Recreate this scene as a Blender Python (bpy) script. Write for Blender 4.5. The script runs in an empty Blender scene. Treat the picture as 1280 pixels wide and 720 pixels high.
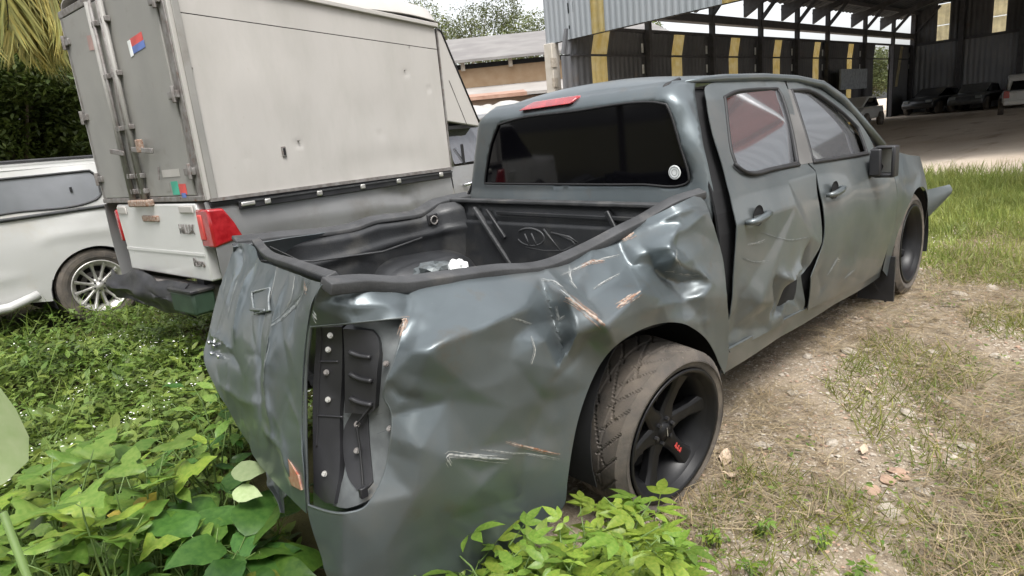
import bpy, bmesh, math, random
import numpy as np
from mathutils import Vector, Matrix, noise
from mathutils.geometry import delaunay_2d_cdt
PI=math.pi; rad=math.radians
random.seed(7); rng=np.random.default_rng(7)
scn=bpy.context.scene; C=scn.collection
# ------------------------------------------------------------ camera
az,pt,ro=rad(48.1),rad(-13.5),rad(-5.6)
fw=Vector((math.cos(az)*math.cos(pt),math.sin(az)*math.cos(pt),math.sin(pt)))
rt0=Vector((math.sin(az),-math.cos(az),0)); up0=rt0.cross(fw)
rt=rt0*math.cos(ro)+up0*math.sin(ro); up=-rt0*math.sin(ro)+up0*math.cos(ro)
cd=bpy.data.cameras.new('camera'); cam=bpy.data.objects.new('camera',cd); C.objects.link(cam)
mw=Matrix.Identity(4)
for i in range(3): mw[i][0]=rt[i]; mw[i][1]=up[i]; mw[i][2]=-fw[i]
mw[0][3],mw[1][3],mw[2][3]=-1.95,-2.24,1.44
cam.matrix_world=mw; cd.sensor_width=36; cd.lens=22.5; cd.clip_start=.02; cd.clip_end=2000; scn.camera=cam
# ------------------------------------------------------------ sky, sun, exposure
SUN_EL,SUN_AZ=rad(62),rad(-112)      # direction the light comes from
W=bpy.data.worlds.new('World'); scn.world=W; W.use_nodes=True; nt=W.node_tree; nt.nodes.clear()
sky=nt.nodes.new('ShaderNodeTexSky'); sky.sky_type='NISHITA'; sky.sun_disc=False
sky.sun_elevation=SUN_EL; sky.sun_rotation=PI/2-SUN_AZ; sky.dust_density=4; sky.air_density=1; sky.ozone_density=1
hs=nt.nodes.new('ShaderNodeHueSaturation'); hs.inputs['Saturation'].default_value=.16; hs.inputs['Value'].default_value=1.15
tc=nt.nodes.new('ShaderNodeTexCoord'); cl=nt.nodes.new('ShaderNodeTexNoise'); cl.inputs['Scale'].default_value=2.2; cl.inputs['Detail'].default_value=5
mp=nt.nodes.new('ShaderNodeMapping'); mp.inputs['Scale'].default_value=(1,1,2.5)
cr=nt.nodes.new('ShaderNodeMapRange'); cr.inputs[1].default_value=.3; cr.inputs[2].default_value=.75; cr.inputs[3].default_value=.80; cr.inputs[4].default_value=1.04
mx=nt.nodes.new('ShaderNodeMix'); mx.data_type='RGBA'; mx.blend_type='MULTIPLY'; mx.inputs[0].default_value=1
bg=nt.nodes.new('ShaderNodeBackground'); bg.inputs[1].default_value=.145; wo=nt.nodes.new('ShaderNodeOutputWorld')
L=nt.links.new
L(sky.outputs[0],hs.inputs['Color']); L(tc.outputs['Generated'],mp.inputs[0]); L(mp.outputs[0],cl.inputs['Vector']); L(cl.outputs['Fac'],cr.inputs[0])
L(hs.outputs[0],mx.inputs[6]); L(cr.outputs[0],mx.inputs[7]); L(mx.outputs[2],bg.inputs[0]); L(bg.outputs[0],wo.inputs[0])
sd=bpy.data.lights.new('sun','SUN'); sd.energy=1.0; sd.angle=rad(18); sd.color=(1,.97,.92)
so=bpy.data.objects.new('sun',sd); C.objects.link(so)
sv=Vector((math.cos(SUN_AZ)*math.cos(SUN_EL),math.sin(SUN_AZ)*math.cos(SUN_EL),math.sin(SUN_EL)))
so.rotation_euler=sv.to_track_quat('Z','Y').to_euler(); so.location=sv*40
vs=scn.view_settings; vs.view_transform='Standard'; vs.look='None'; vs.exposure=1.25; vs.gamma=1; vs.use_curve_mapping=False
# ------------------------------------------------------------ materials
def mat(name,col,rough=.6,metal=0,coat=0,var=.12,scale=6,col2=None,bump=0,bscale=40,spec=.5,trans=0,thr=(.35,.65),wear=None,rvar=0,sss=0,stretch=None,det=6):
    m=bpy.data.materials.new(name); m.use_nodes=True; t=m.node_tree; n=t.nodes; p=n['Principled BSDF']; l=t.links.new
    co=n.new('ShaderNodeTexCoord'); src=co.outputs['Object']
    if stretch:
        mp=n.new('ShaderNodeMapping'); mp.inputs['Scale'].default_value=stretch; l(src,mp.inputs[0]); src=mp.outputs[0]
    nz=n.new('ShaderNodeTexNoise'); nz.inputs['Scale'].default_value=scale; nz.inputs['Detail'].default_value=det; l(src,nz.inputs['Vector'])
    mr=n.new('ShaderNodeMapRange'); mr.inputs[1].default_value=thr[0]; mr.inputs[2].default_value=thr[1]; l(nz.outputs['Fac'],mr.inputs[0])
    mi=n.new('ShaderNodeMix'); mi.data_type='RGBA'; l(mr.outputs[0],mi.inputs[0])
    c2=col2 if col2 else tuple(min(1,c*(1+var*2.5)) for c in col); c1=col if col2 else tuple(c*(1-var) for c in col)
    mi.inputs[6].default_value=(*c1,1); mi.inputs[7].default_value=(*c2,1); out=mi.outputs[2]
    if wear:     # (colour, scale, threshold, softness)
        for wc,ws,wt,wf in wear:
            n2=n.new('ShaderNodeTexNoise'); n2.inputs['Scale'].default_value=ws; n2.inputs['Detail'].default_value=8; n2.inputs['Roughness'].default_value=.65; l(src,n2.inputs['Vector'])
            r2=n.new('ShaderNodeMapRange'); r2.inputs[1].default_value=wt; r2.inputs[2].default_value=wt+wf; l(n2.outputs['Fac'],r2.inputs[0])
            m2=n.new('ShaderNodeMix'); m2.data_type='RGBA'; l(r2.outputs[0],m2.inputs[0]); l(out,m2.inputs[6]); m2.inputs[7].default_value=(*wc,1); out=m2.outputs[2]
    l(out,p.inputs['Base Color'])
    p.inputs['Roughness'].default_value=rough; p.inputs['Metallic'].default_value=metal; p.inputs['Coat Weight'].default_value=coat; p.inputs['Coat Roughness'].default_value=.08
    p.inputs['Specular IOR Level'].default_value=spec
    if rvar:
        r3=n.new('ShaderNodeMapRange'); r3.inputs[3].default_value=max(.02,rough-rvar); r3.inputs[4].default_value=rough+rvar
        n3=n.new('ShaderNodeTexNoise'); n3.inputs['Scale'].default_value=scale*2.3; n3.inputs['Detail'].default_value=7; l(src,n3.inputs['Vector']); l(n3.outputs['Fac'],r3.inputs[0]); l(r3.outputs[0],p.inputs['Roughness'])
    if bump:
        nb=n.new('ShaderNodeTexNoise'); nb.inputs['Scale'].default_value=bscale; nb.inputs['Detail'].default_value=5; l(src,nb.inputs['Vector'])
        b=n.new('ShaderNodeBump'); b.inputs['Strength'].default_value=min(1,bump); b.inputs['Distance'].default_value=.01; l(nb.outputs['Fac'],b.inputs['Height']); l(b.outputs[0],p.inputs['Normal'])
    if trans: p.inputs['Transmission Weight'].default_value=trans
    return m
def leafmat(name,c1,c2,rough=.45,trl=.35,scale=3):
    m=mat(name,c1,rough=rough,col2=c2,scale=scale,thr=(.3,.7),spec=.35)
    t=m.node_tree; n=t.nodes; p=n['Principled BSDF']; o=n['Material Output']; l=t.links.new
    at=n.new('ShaderNodeAttribute'); at.attribute_name='tint'; mu=n.new('ShaderNodeMix'); mu.data_type='RGBA'; mu.blend_type='MULTIPLY'; mu.inputs[0].default_value=1
    src=p.inputs['Base Color'].links[0].from_socket; l(src,mu.inputs[6]); l(at.outputs['Color'],mu.inputs[7])
    ad=n.new('ShaderNodeObjectInfo')
    hv=n.new('ShaderNodeHueSaturation');mrr=n.new('ShaderNodeMapRange');mrr.inputs[3].default_value=.68;mrr.inputs[4].default_value=1.25;l(ad.outputs['Random'],mrr.inputs[0]);l(mrr.outputs[0],hv.inputs['Value']);l(mu.outputs[2],hv.inputs['Color']);mu=hv
    l(hv.outputs[0],p.inputs['Base Color'])
    tr=n.new('ShaderNodeBsdfTranslucent'); l(hv.outputs[0],tr.inputs[0]); ms=n.new('ShaderNodeMixShader'); ms.inputs[0].default_value=trl
    l(p.outputs[0],ms.inputs[1]); l(tr.outputs[0],ms.inputs[2]); l(ms.outputs[0],o.inputs[0])
    return m
M={}
M['paint']=mat('grey metallic car paint',(.116,.137,.146),rough=.37,metal=.52,coat=.20,var=.06,scale=3,rvar=.07,spec=.5,wear=[((.17,.17,.16),2.6,.47,.4),((.13,.12,.10),7,.60,.2),((.26,.26,.24),40,.70,.08)],bump=.03,bscale=9)
M['paint2']=mat('dusty lower car paint',(.118,.134,.138),rough=.40,metal=.48,coat=.4,var=.08,scale=3,rvar=.08,wear=[((.165,.168,.160),3,.47,.38),((.15,.125,.09),1.7,.60,.2),((.26,.25,.23),30,.68,.1)],bump=.03,bscale=9)
M['pillar']=mat('faded pillar tape',(.12,.118,.115),rough=.5,var=.1,scale=4)
M['scuff']=mat('bare scuffed metal',(.42,.42,.40),rough=.45,metal=.2,scale=60,col2=(.22,.24,.24))
M['haze']=mat('pale grey streak',(.30,.32,.32),rough=.35,metal=.2,scale=40,col2=(.15,.17,.175))  # blotchy pale grey for thin streaks and small light fittings
M['rust']=mat('rust and primer',(.21,.10,.055),rough=.8,scale=70,col2=(.38,.32,.27))
M['black']=mat('black plastic',(.018,.018,.02),rough=.45,var=.2,scale=8,rvar=.12,wear=[((.06,.057,.05),6,.58,.25)])
M['liner']=mat('scuffed black bed liner',(.020,.021,.023),rough=.42,scale=5,var=.2,rvar=.1,wear=[((.075,.072,.065),4,.52,.3)],bump=.12,bscale=120)
M['rail']=mat('grey weathered rail cap',(.040,.041,.043),rough=.6,scale=9,var=.15,rvar=.1,wear=[((.11,.105,.098),6,.55,.25)],bump=.15,bscale=90)
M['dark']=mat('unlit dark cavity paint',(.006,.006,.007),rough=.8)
M['canopyglass']=mat('canopy glass with painted pale interior',(.27,.28,.30),rough=.12,scale=1.2,col2=(.16,.17,.18),coat=.6)  # pale look of the interior behind is painted into the opaque pane
M['glass']=mat('dark tinted glass',(.003,.003,.004),rough=.05,spec=.28,var=.05,coat=.0)
M['glass2']=mat('reflective dusty side glass',(.02,.02,.022),rough=.045,spec=1.0,var=.1,metal=.0,wear=[((.10,.095,.09),2.5,.55,.3)])
def film():
    m=M['glass2']; p=m.node_tree.nodes['Principled BSDF']; p.inputs['Metallic'].default_value=.85
    p.inputs['Base Color'].links and m.node_tree.links.remove(p.inputs['Base Color'].links[0]); p.inputs['Base Color'].default_value=(.50,.51,.54,1)
film()
M['rubber']=mat('black rubber seal',(.012,.012,.013),rough=.6)
M['tyre']=mat('dusty tyre rubber',(.055,.049,.044),rough=.8,scale=7,var=.25,wear=[((.15,.125,.10),5,.40,.25),((.20,.17,.14),22,.62,.12)],bump=.2,bscale=150)
M['rimblack']=mat('gloss black wheel',(.009,.009,.010),rough=.38,coat=.0,spec=.3,var=.1,wear=[((.05,.045,.04),9,.62,.2)])
M['alloy']=mat('dusty silver alloy',(.50,.49,.46),rough=.38,metal=.6,var=.1,scale=9)
M['chrome']=mat('chrome',(.75,.75,.76),rough=.12,metal=1,var=.05)
M['redlens']=mat('red lamp lens',(.26,.006,.009),rough=.15,coat=.7,scale=18,col2=(.40,.02,.025),spec=.5)
M['white']=mat('white car paint',(.54,.54,.525),rough=.3,coat=.5,var=.03,scale=2,rvar=.06,wear=[((.50,.47,.41),3,.55,.3),((.36,.32,.27),11,.70,.12)])
M['box']=mat('grimy white box panel',(.43,.41,.385),rough=.45,var=.03,scale=1.2,stretch=(1,1,.35),wear=[((.36,.345,.315),2.2,.46,.35),((.30,.26,.21),16,.66,.14)],bump=.03,bscale=4)
M['boxgrey']=mat('grimy grey steel door',(.23,.225,.21),rough=.55,scale=1.6,col2=(.29,.28,.26),wear=[((.20,.185,.165),4,.56,.2),((.25,.13,.08),13,.72,.08)],bump=.05,bscale=6)
M['steel']=mat('dull rusty steel fitting',(.16,.14,.13),rough=.6,metal=.3,scale=20,col2=(.26,.25,.24),wear=[((.14,.06,.03),18,.60,.12)])
M['silver']=mat('silver grey pickup paint',(.30,.30,.30),rough=.33,metal=.5,coat=.5,var=.06,scale=2,wear=[((.24,.225,.20),3,.53,.3)])
M['sticker']=mat('white sticker',(.75,.77,.76),rough=.4); M['blue']=mat('blue print',(.10,.16,.42),rough=.5); M['red']=mat('red print',(.55,.07,.06),rough=.5); M['orange']=mat('orange reflector',(.36,.10,.06),rough=.35,coat=.3,scale=35,col2=(.40,.27,.20))
M['green']=mat('green print',(.05,.32,.22),rough=.5)
# ------------------------------------------------------------ object helpers
def new(name,me,m,parent=None):
    o=bpy.data.objects.new(name,me); C.objects.link(o)
    if m is not None: me.materials.append(m)
    if parent is not None: o.parent=parent
    return o
def tag(o,label=None,cat=None,group=None,kind=None):
    if label:o['label']=label
    if cat:o['category']=cat
    if group:o['group']=group
    if kind:o['kind']=kind
    return o
def thing(name,label,cat,loc=(0,0,0),rz=0,group=None):
    o=bpy.data.objects.new(name,None); C.objects.link(o); o.empty_display_size=.1
    o.location=loc; o.rotation_euler=(0,0,rz); return tag(o,label,cat,group)
def mesh(name,v,f,smooth=True):
    me=bpy.data.meshes.new(name); me.from_pydata([tuple(map(float,p)) for p in v],[],[tuple(map(int,q)) for q in f])
    if smooth: me.shade_smooth()
    return me
class MB:
    def __init__(s): s.v=[];s.f=[]
    def add(s,v,f):
        o=len(s.v); s.v+= [tuple(p) for p in v]; s.f+=[tuple(i+o for i in q) for q in f]; return s
    def box(s,c,d,R=None):
        c=Vector(c); vv=[]
        for x in(-.5,.5):
            for y in(-.5,.5):
                for z in(-.5,.5):
                    p=Vector((x*d[0],y*d[1],z*d[2])); p=(R@p if R else p)+c; vv.append(p)
        return s.add(vv,[(0,1,3,2),(4,6,7,5),(0,4,5,1),(2,3,7,6),(0,2,6,4),(1,5,7,3)])
    def bar(s,a,b,w,h,upv=(0,0,1)):
        a=Vector(a);b=Vector(b);d=b-a;x=d.normalized();y=Vector(upv).cross(x)
        if y.length<1e-4:y=Vector((0,1,0)).cross(x)
        y.normalize();z=x.cross(y);R=Matrix((x,y,z)).transposed()
        return s.box((a+b)/2,(d.length,w,h),R)
    def tube(s,pts,r,n=8,cap=True):
        pts=[Vector(p) for p in pts]; rs=r if isinstance(r,(list,tuple)) else [r]*len(pts); o=len(s.v); prev=None
        for i,p in enumerate(pts):
            d=(pts[min(i+1,len(pts)-1)]-pts[max(i-1,0)]).normalized()
            if prev is None:
                a=d.orthogonal().normalized()
            else:
                a=(prev-d*prev.dot(d)).normalized()
            prev=a;b=d.cross(a)
            for k in range(n):
                t=2*PI*k/n; s.v.append(tuple(p+(a*math.cos(t)+b*math.sin(t))*rs[i]))
        for i in range(len(pts)-1):
            for k in range(n):
                k2=(k+1)%n; s.f.append((o+i*n+k,o+i*n+k2,o+(i+1)*n+k2,o+(i+1)*n+k))
        if cap: s.f.append(tuple(o+k for k in range(n))[::-1]); s.f.append(tuple(o+(len(pts)-1)*n+k for k in range(n)))
        return s
    def strip(s,pts,w,h,nrm):       # rectangular bar swept along a polyline, nrm(i) gives the up direction
        pts=[Vector(p) for p in pts];o=len(s.v);N=len(pts)
        for i,p in enumerate(pts):
            d=(pts[min(i+1,N-1)]-pts[max(i-1,0)]).normalized(); n=Vector(nrm(i) if callable(nrm) else nrm); y=n.cross(d).normalized(); n=d.cross(y)
            ww=w[i] if isinstance(w,(list,tuple)) else w
            for a,b in((-.5,0),(-.42,1),(.42,1),(.5,0)): s.v.append(tuple(p+y*a*ww+n*b*h))
        for i in range(N-1):
            for k in range(4):
                k2=(k+1)%4; s.f.append((o+i*4+k,o+i*4+k2,o+i*4+4+k2,o+i*4+4+k))
        s.f.append((o+3,o+2,o+1,o)); e=o+(N-1)*4; s.f.append((e,e+1,e+2,e+3)); return s
    def lathe(s,prof,n=48,ax='y',c=(0,0,0)):   # prof: (radius, along axis)
        o=len(s.v);m=len(prof)
        for k in range(n):
            t=2*PI*k/n
            for r,h in prof: s.v.append((c[0]+r*math.cos(t),c[1]+h,c[2]+r*math.sin(t)))
        for k in range(n):
            k2=(k+1)%n
            for i in range(m-1): s.f.append((o+k*m+i,o+k*m+i+1,o+k2*m+i+1,o+k2*m+i))
        return s
    def prism(s,poly,d0,d1,fn):      # polygon extruded; fn(a,b,d)->xyz
        o=len(s.v);n=len(poly)
        for d in(d0,d1):
            for a,b in poly: s.v.append(tuple(fn(a,b,d)))
        s.f.append(tuple(o+i for i in range(n)));s.f.append(tuple(o+n+i for i in range(n))[::-1])
        for i in range(n):
            j=(i+1)%n;s.f.append((o+i,o+n+i,o+n+j,o+j))
        return s
    def build(s,name,m,parent=None,bevel=0,smooth=None,seg=2):
        me=mesh(name,s.v,s.f,False)
        bm=bmesh.new();bm.from_mesh(me);bmesh.ops.recalc_face_normals(bm,faces=bm.faces);bm.to_mesh(me);bm.free()
        o=new(name,me,m,parent)
        if bevel:
            b=o.modifiers.new('b','BEVEL');b.width=bevel;b.segments=seg;b.limit_method='ANGLE'; b.angle_limit=rad(32)
        if smooth or bevel:
            me.shade_smooth()
            if smooth is None or smooth=='auto': me.set_sharp_from_angle(angle=rad(40))
        return o
# ---- sheet tool: 2D outline -> even triangle mesh
def resample(pts,step,closed=True):
    P=[Vector((p[0],p[1])) for p in pts];n=len(P);out=[];rng_=range(n if closed else n-1)
    for i in rng_:
        p0,p1,p2,p3=(P[(i-1)%n] if closed or i>0 else P[i]),P[i],P[(i+1)%n],(P[(i+2)%n] if closed or i+2<n else P[(i+1)%n])
        def tan(a,b,c):
            u=b-a;v=c-b
            if u.length<1e-6 or v.length<1e-6 or u.angle(v)>rad(42): return None
            l=u.length*v.length/(u.length+v.length); return (u/u.length+v/v.length)*.5
        t1=tan(p0,p1,p2);t2=tan(p1,p2,p3);d=(p2-p1).length;k=max(1,int(round(d/step)))
        m1=(t1 if t1 else (p2-p1).normalized())*d;m2=(t2 if t2 else (p2-p1).normalized())*d
        for j in range(k):
            t=j/k;h=p1*(2*t**3-3*t*t+1)+m1*(t**3-2*t*t+t)+p2*(-2*t**3+3*t*t)+m2*(t**3-t*t); out.append(h)
    if not closed: out.append(P[-1])
    return out
def inpoly(Q,poly):
    x,y=Q[:,0],Q[:,1];c=np.zeros(len(Q),bool);n=len(poly)
    for i in range(n):
        x1,y1=poly[i];x2,y2=poly[(i+1)%n]
        if y1==y2: continue
        c^=((y1>y)!=(y2>y))&(x<(x2-x1)*(y-y1)/(y2-y1)+x1)
    return c
def segdist(Q,pl):
    best=np.full(len(Q),9e9);side=np.zeros(len(Q));tt=np.zeros(len(Q))
    pl=np.array(pl,float);Ls=np.linalg.norm(np.diff(pl,axis=0),axis=1);cum=np.concatenate([[0],np.cumsum(Ls)]);tot=cum[-1]
    for i in range(len(pl)-1):
        a=pl[i];d=pl[i+1]-a;q=Q-a;t=np.clip((q@d)/(d@d+1e-12),0,1);e=q-t[:,None]*d;D=np.linalg.norm(e,axis=1);m=D<best
        best[m]=D[m];side[m]=np.sign(d[0]*q[m,1]-d[1]*q[m,0]);tt[m]=((cum[i]+t*Ls[i])/tot)[m]
    return best,side,tt
def sheet2d(outline,holes,step):
    ol=resample(outline,step);hl=[resample(h,step) for h in holes]
    po=np.array([tuple(p) for p in ol]);ph=[np.array([tuple(p) for p in h]) for h in hl]
    mn,mxx=po.min(0),po.max(0);ys=np.arange(mn[1],mxx[1],step*.87);pts=[]
    for j,y in enumerate(ys):
        xs=np.arange(mn[0]+(j%2)*step/2,mxx[0],step);pts.append(np.stack([xs,np.full(len(xs),y)],1))
    Q=np.concatenate(pts)+rng.uniform(-.12,.12,(sum(map(len,pts)),2))*step
    k=inpoly(Q,po)
    for h in ph:k&=~inpoly(Q,h)
    Q=Q[k]
    for lp in [po]+ph:
        d,_,_=segdist(Q,np.concatenate([lp,lp[:1]]));Q=Q[d>step*.5]
    V=[];E=[]
    for lp in [po]+ph:
        o=len(V);V+=[Vector(p) for p in lp];E+=[(o+i,o+(i+1)%len(lp)) for i in range(len(lp))]
    V+=[Vector(p) for p in Q]
    r=delaunay_2d_cdt(V,E,[],0,1e-7);vv=np.array([tuple(p) for p in r[0]]);ff=np.array([f for f in r[2]])
    cen=vv[ff].mean(1);k=inpoly(cen,po)
    for h in ph:k&=~inpoly(cen,h)
    return vv,ff[k]
class TPS:
    def __init__(s,pts,sm=1e-6):
        d={}
        for p in pts:d[(round(p[0],2),round(p[1],2))]=p
        a=np.array(list(d.values()),float);s.P=a[:,:2];n=len(a);K=s.k(s.P)+np.eye(n)*sm;A=np.zeros((n+3,n+3));A[:n,:n]=K;A[:n,n]=1;A[:n,n+1:]=s.P;A[n,:n]=1;A[n+1:,:n]=s.P.T
        s.w=np.linalg.solve(A,np.concatenate([a[:,2],[0,0,0]]))
    def k(s,Q):
        d=np.linalg.norm(Q[:,None]-s.P[None],axis=2);return np.where(d>0,d*d*np.log(d+1e-12),0)
    def __call__(s,Q):
        Q=np.asarray(Q,float);n=len(s.P);return s.k(Q)@s.w[:n]+s.w[n]+Q@s.w[n+1:]
class Panel:
    """a sheet-metal surface: height h over a plane through O with normal N"""
    def __init__(s,O,N,ctrl,creases=(),rand=0,up=(0,0,1),seed=1,ridges=(),lin=0):
        s.O=np.array(O,float);s.N=np.array(N,float);s.N/=np.linalg.norm(s.N);s.A=np.cross(np.array(up,float),s.N);s.A/=np.linalg.norm(s.A);s.B=np.cross(s.N,s.A)
        s.t=TPS(ctrl);s.cr=[(c[0],c[1],c[2],c[3]) for c in creases]
        s.lin=lin
        if lin:                      # flat facets between the control points, folded along the ridges
            cp=s.t.P;ed=[]
            for rr_ in ridges:
                ix=[int(np.argmin(((cp-np.array(q))**2).sum(1))) for q in rr_];ed+=[(a,b) for a,b in zip(ix,ix[1:]) if a!=b]
            rs=delaunay_2d_cdt([Vector(p) for p in cp],ed,[],0,1e-7);s.fv=np.array([tuple(p) for p in rs[0]]);s.ff=np.array(rs[2])
            ch=np.zeros(len(s.fv));tt_=s.t(s.fv);src={};hh_={(round(p[0],2),round(p[1],2)):p[2] for p in ctrl}
            for i,o_ in enumerate(rs[3]): ch[i]=hh_.get((round(float(cp[o_[0]][0]),2),round(float(cp[o_[0]][1]),2)),tt_[i]) if len(o_) else tt_[i]
            s.fh=ch
        c=np.array(ctrl)[:,:2];r=np.random.default_rng(seed);mn,mxx=c.min(0),c.max(0)
        for i in range(rand):
            p=r.uniform(mn,mxx);a=r.uniform(0,PI);l=r.uniform(.05,.16);q=[p,p+l*np.array([math.cos(a),math.sin(a)]),p+l*2*np.array([math.cos(a+r.uniform(-.5,.5)),math.sin(a+r.uniform(-.5,.5))])]
            s.cr.append((q,r.uniform(.0015,.0055)*r.choice([-1,1]),r.uniform(.012,.035),'v'))
    def h(s,Q):
        Q=np.asarray(Q,float);h=s.t(Q)
        if s.lin:
            for tr in s.ff:
                a,b,c=s.fv[tr];dt=(b[0]-a[0])*(c[1]-a[1])-(c[0]-a[0])*(b[1]-a[1])
                if abs(dt)<1e-9: continue
                m=((Q>=np.minimum(np.minimum(a,b),c)-1e-6)&(Q<=np.maximum(np.maximum(a,b),c)+1e-6)).all(1)
                if not m.any(): continue
                q=Q[m];u=((q[:,0]-a[0])*(c[1]-a[1])-(c[0]-a[0])*(q[:,1]-a[1]))/dt;v=((b[0]-a[0])*(q[:,1]-a[1])-(q[:,0]-a[0])*(b[1]-a[1]))/dt;k=(u>=-1e-6)&(v>=-1e-6)&(u+v<=1+1e-6)
                ix=np.nonzero(m)[0][k];w=s.fh[tr];h[ix]=(1-s.lin)*s.t(Q[ix])+s.lin*(w[0]*(1-u[k]-v[k])+w[1]*u[k]+w[2]*v[k])
        for pl,amp,w,kind in s.cr:
            mn=np.min(pl,0)-w*5;mx_=np.max(pl,0)+w*5;m=((Q>mn)&(Q<mx_)).all(1)
            if not m.any():continue
            d,sd_,t=segdist(Q[m],pl);e=np.clip(np.sin(np.clip(t,0,1)*PI)*1.6+.12,0,1)
            f=np.exp(-d/w) if kind=='v' else np.exp(-(d/w)**2)
            if kind=='v': f=np.where(d<w*.18,f+ (d/(w*.18)-1)*.09,f)
            h[m]+=amp*f*e
        return h
    def xyz(s,Q,off=0):
        Q=np.asarray(Q,float);h=s.h(Q)+off;return s.O+Q[:,:1]*s.A+Q[:,1:2]*s.B+h[:,None]*s.N
    def sheet(s,name,outline,holes,m,parent,step=.012,thick=.0025,mirror=False,off=0):
        v,f=sheet2d(outline,holes,step);p=s.xyz(v,off)
        if mirror:p=p*np.array([1,-1,1]);f=f[:,::-1]
        me=mesh(name,p,f);o=new(name,me,m,parent)
        if thick:
            so_=o.modifiers.new('s','SOLIDIFY');so_.thickness=thick;so_.offset=-1
            es=o.modifiers.new('e','EDGE_SPLIT');es.split_angle=rad(55);es.use_edge_sharp=False
        return o
    def ribbon(s,name,lines,m,parent,off=.0016,jag=.35):
        mb=MB();r=np.random.default_rng(3)
        for pl,w in lines:
            q=np.array([tuple(p) for p in resample(pl,.006,False)]);n=len(q)
            if n<3:continue
            qf=q;Nn=n;W0=w;parts=[(0,n,0,1.)]+[(int(r.uniform(0,n*.7)),int(r.uniform(n*.25,n*.7)),r.uniform(-2.2,2.2),r.uniform(.10,.40)) for _ in range(10)]
            for (i0,ln,of,wf) in parts:
              i1=min(Nn,i0+max(4,ln));q=qf[i0:i1];n=len(q);w=W0*wf
              if n<4:continue
              d=np.gradient(q,axis=0);d/=np.linalg.norm(d,axis=1)[:,None]+1e-9;nn=np.stack([-d[:,1],d[:,0]],1);q=q+nn*(of*W0+np.cumsum(r.uniform(-.0006,.0006,n)))[:,None]
              s._rib(mb,q,nn,w,n,r,off,jag)
        me=mesh(name,mb.v,mb.f);o_=new(name,me,m,parent);o_['kind']='stuff';return o_
    def _rib(s,mb,q,nn,w,n,r,off,jag):
        if 1:
            d=nn
            tp=np.sin(np.linspace(.12,PI-.12,n))**.6*w*.5;a=q+nn*(tp*r.uniform(1-jag*2,1+jag,n))[:,None];b=q-nn*(tp*r.uniform(1-jag*2,1+jag,n))[:,None]
            va=s.xyz(a,off);vb=s.xyz(b,off);vm=s.xyz(q,off+.0004);vv=list(va)+list(vm)+list(vb)
            ff=[(i,i+1,n+i+1,n+i) for i in range(n-1)]+[(n+i,n+i+1,2*n+i+1,2*n+i) for i in range(n-1)]
            mb.add(vv,ff)
def text(name,body,size,m,parent,loc,rot,ext=.002,sx=1):
    cu=bpy.data.curves.new(name,'FONT');cu.body=body;cu.size=size;cu.extrude=ext;cu.align_x='CENTER';cu.align_y='CENTER'
    t=bpy.data.objects.new(name+'_tmp',cu);C.objects.link(t);dg=bpy.context.evaluated_depsgraph_get();me=bpy.data.meshes.new_from_object(t.evaluated_get(dg));bpy.data.objects.remove(t)
    o=new(name,me,m,parent);o.location=loc;o.rotation_euler=rot;o.scale=(sx,1,1);return o
def sstep(a,b,x): t=np.clip((x-a)/(b-a),0,1);return t*t*(3-2*t)
def gz(x,y):
    """height of the ground"""
    x=np.asarray(x,float);y=np.asarray(y,float)
    h=-.10+.19*sstep(-.5,3.4,x)*sstep(3.5,.5,y)+.05*sstep(3.5,5.5,y)*sstep(3,0,x)
    h=h-.09*sstep(6,11,x)+.0135*np.clip(x-12,0,50)
    h=h+.06*sstep(-1.6,-2.8,y)*sstep(-1,1,x)
    return h
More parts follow.
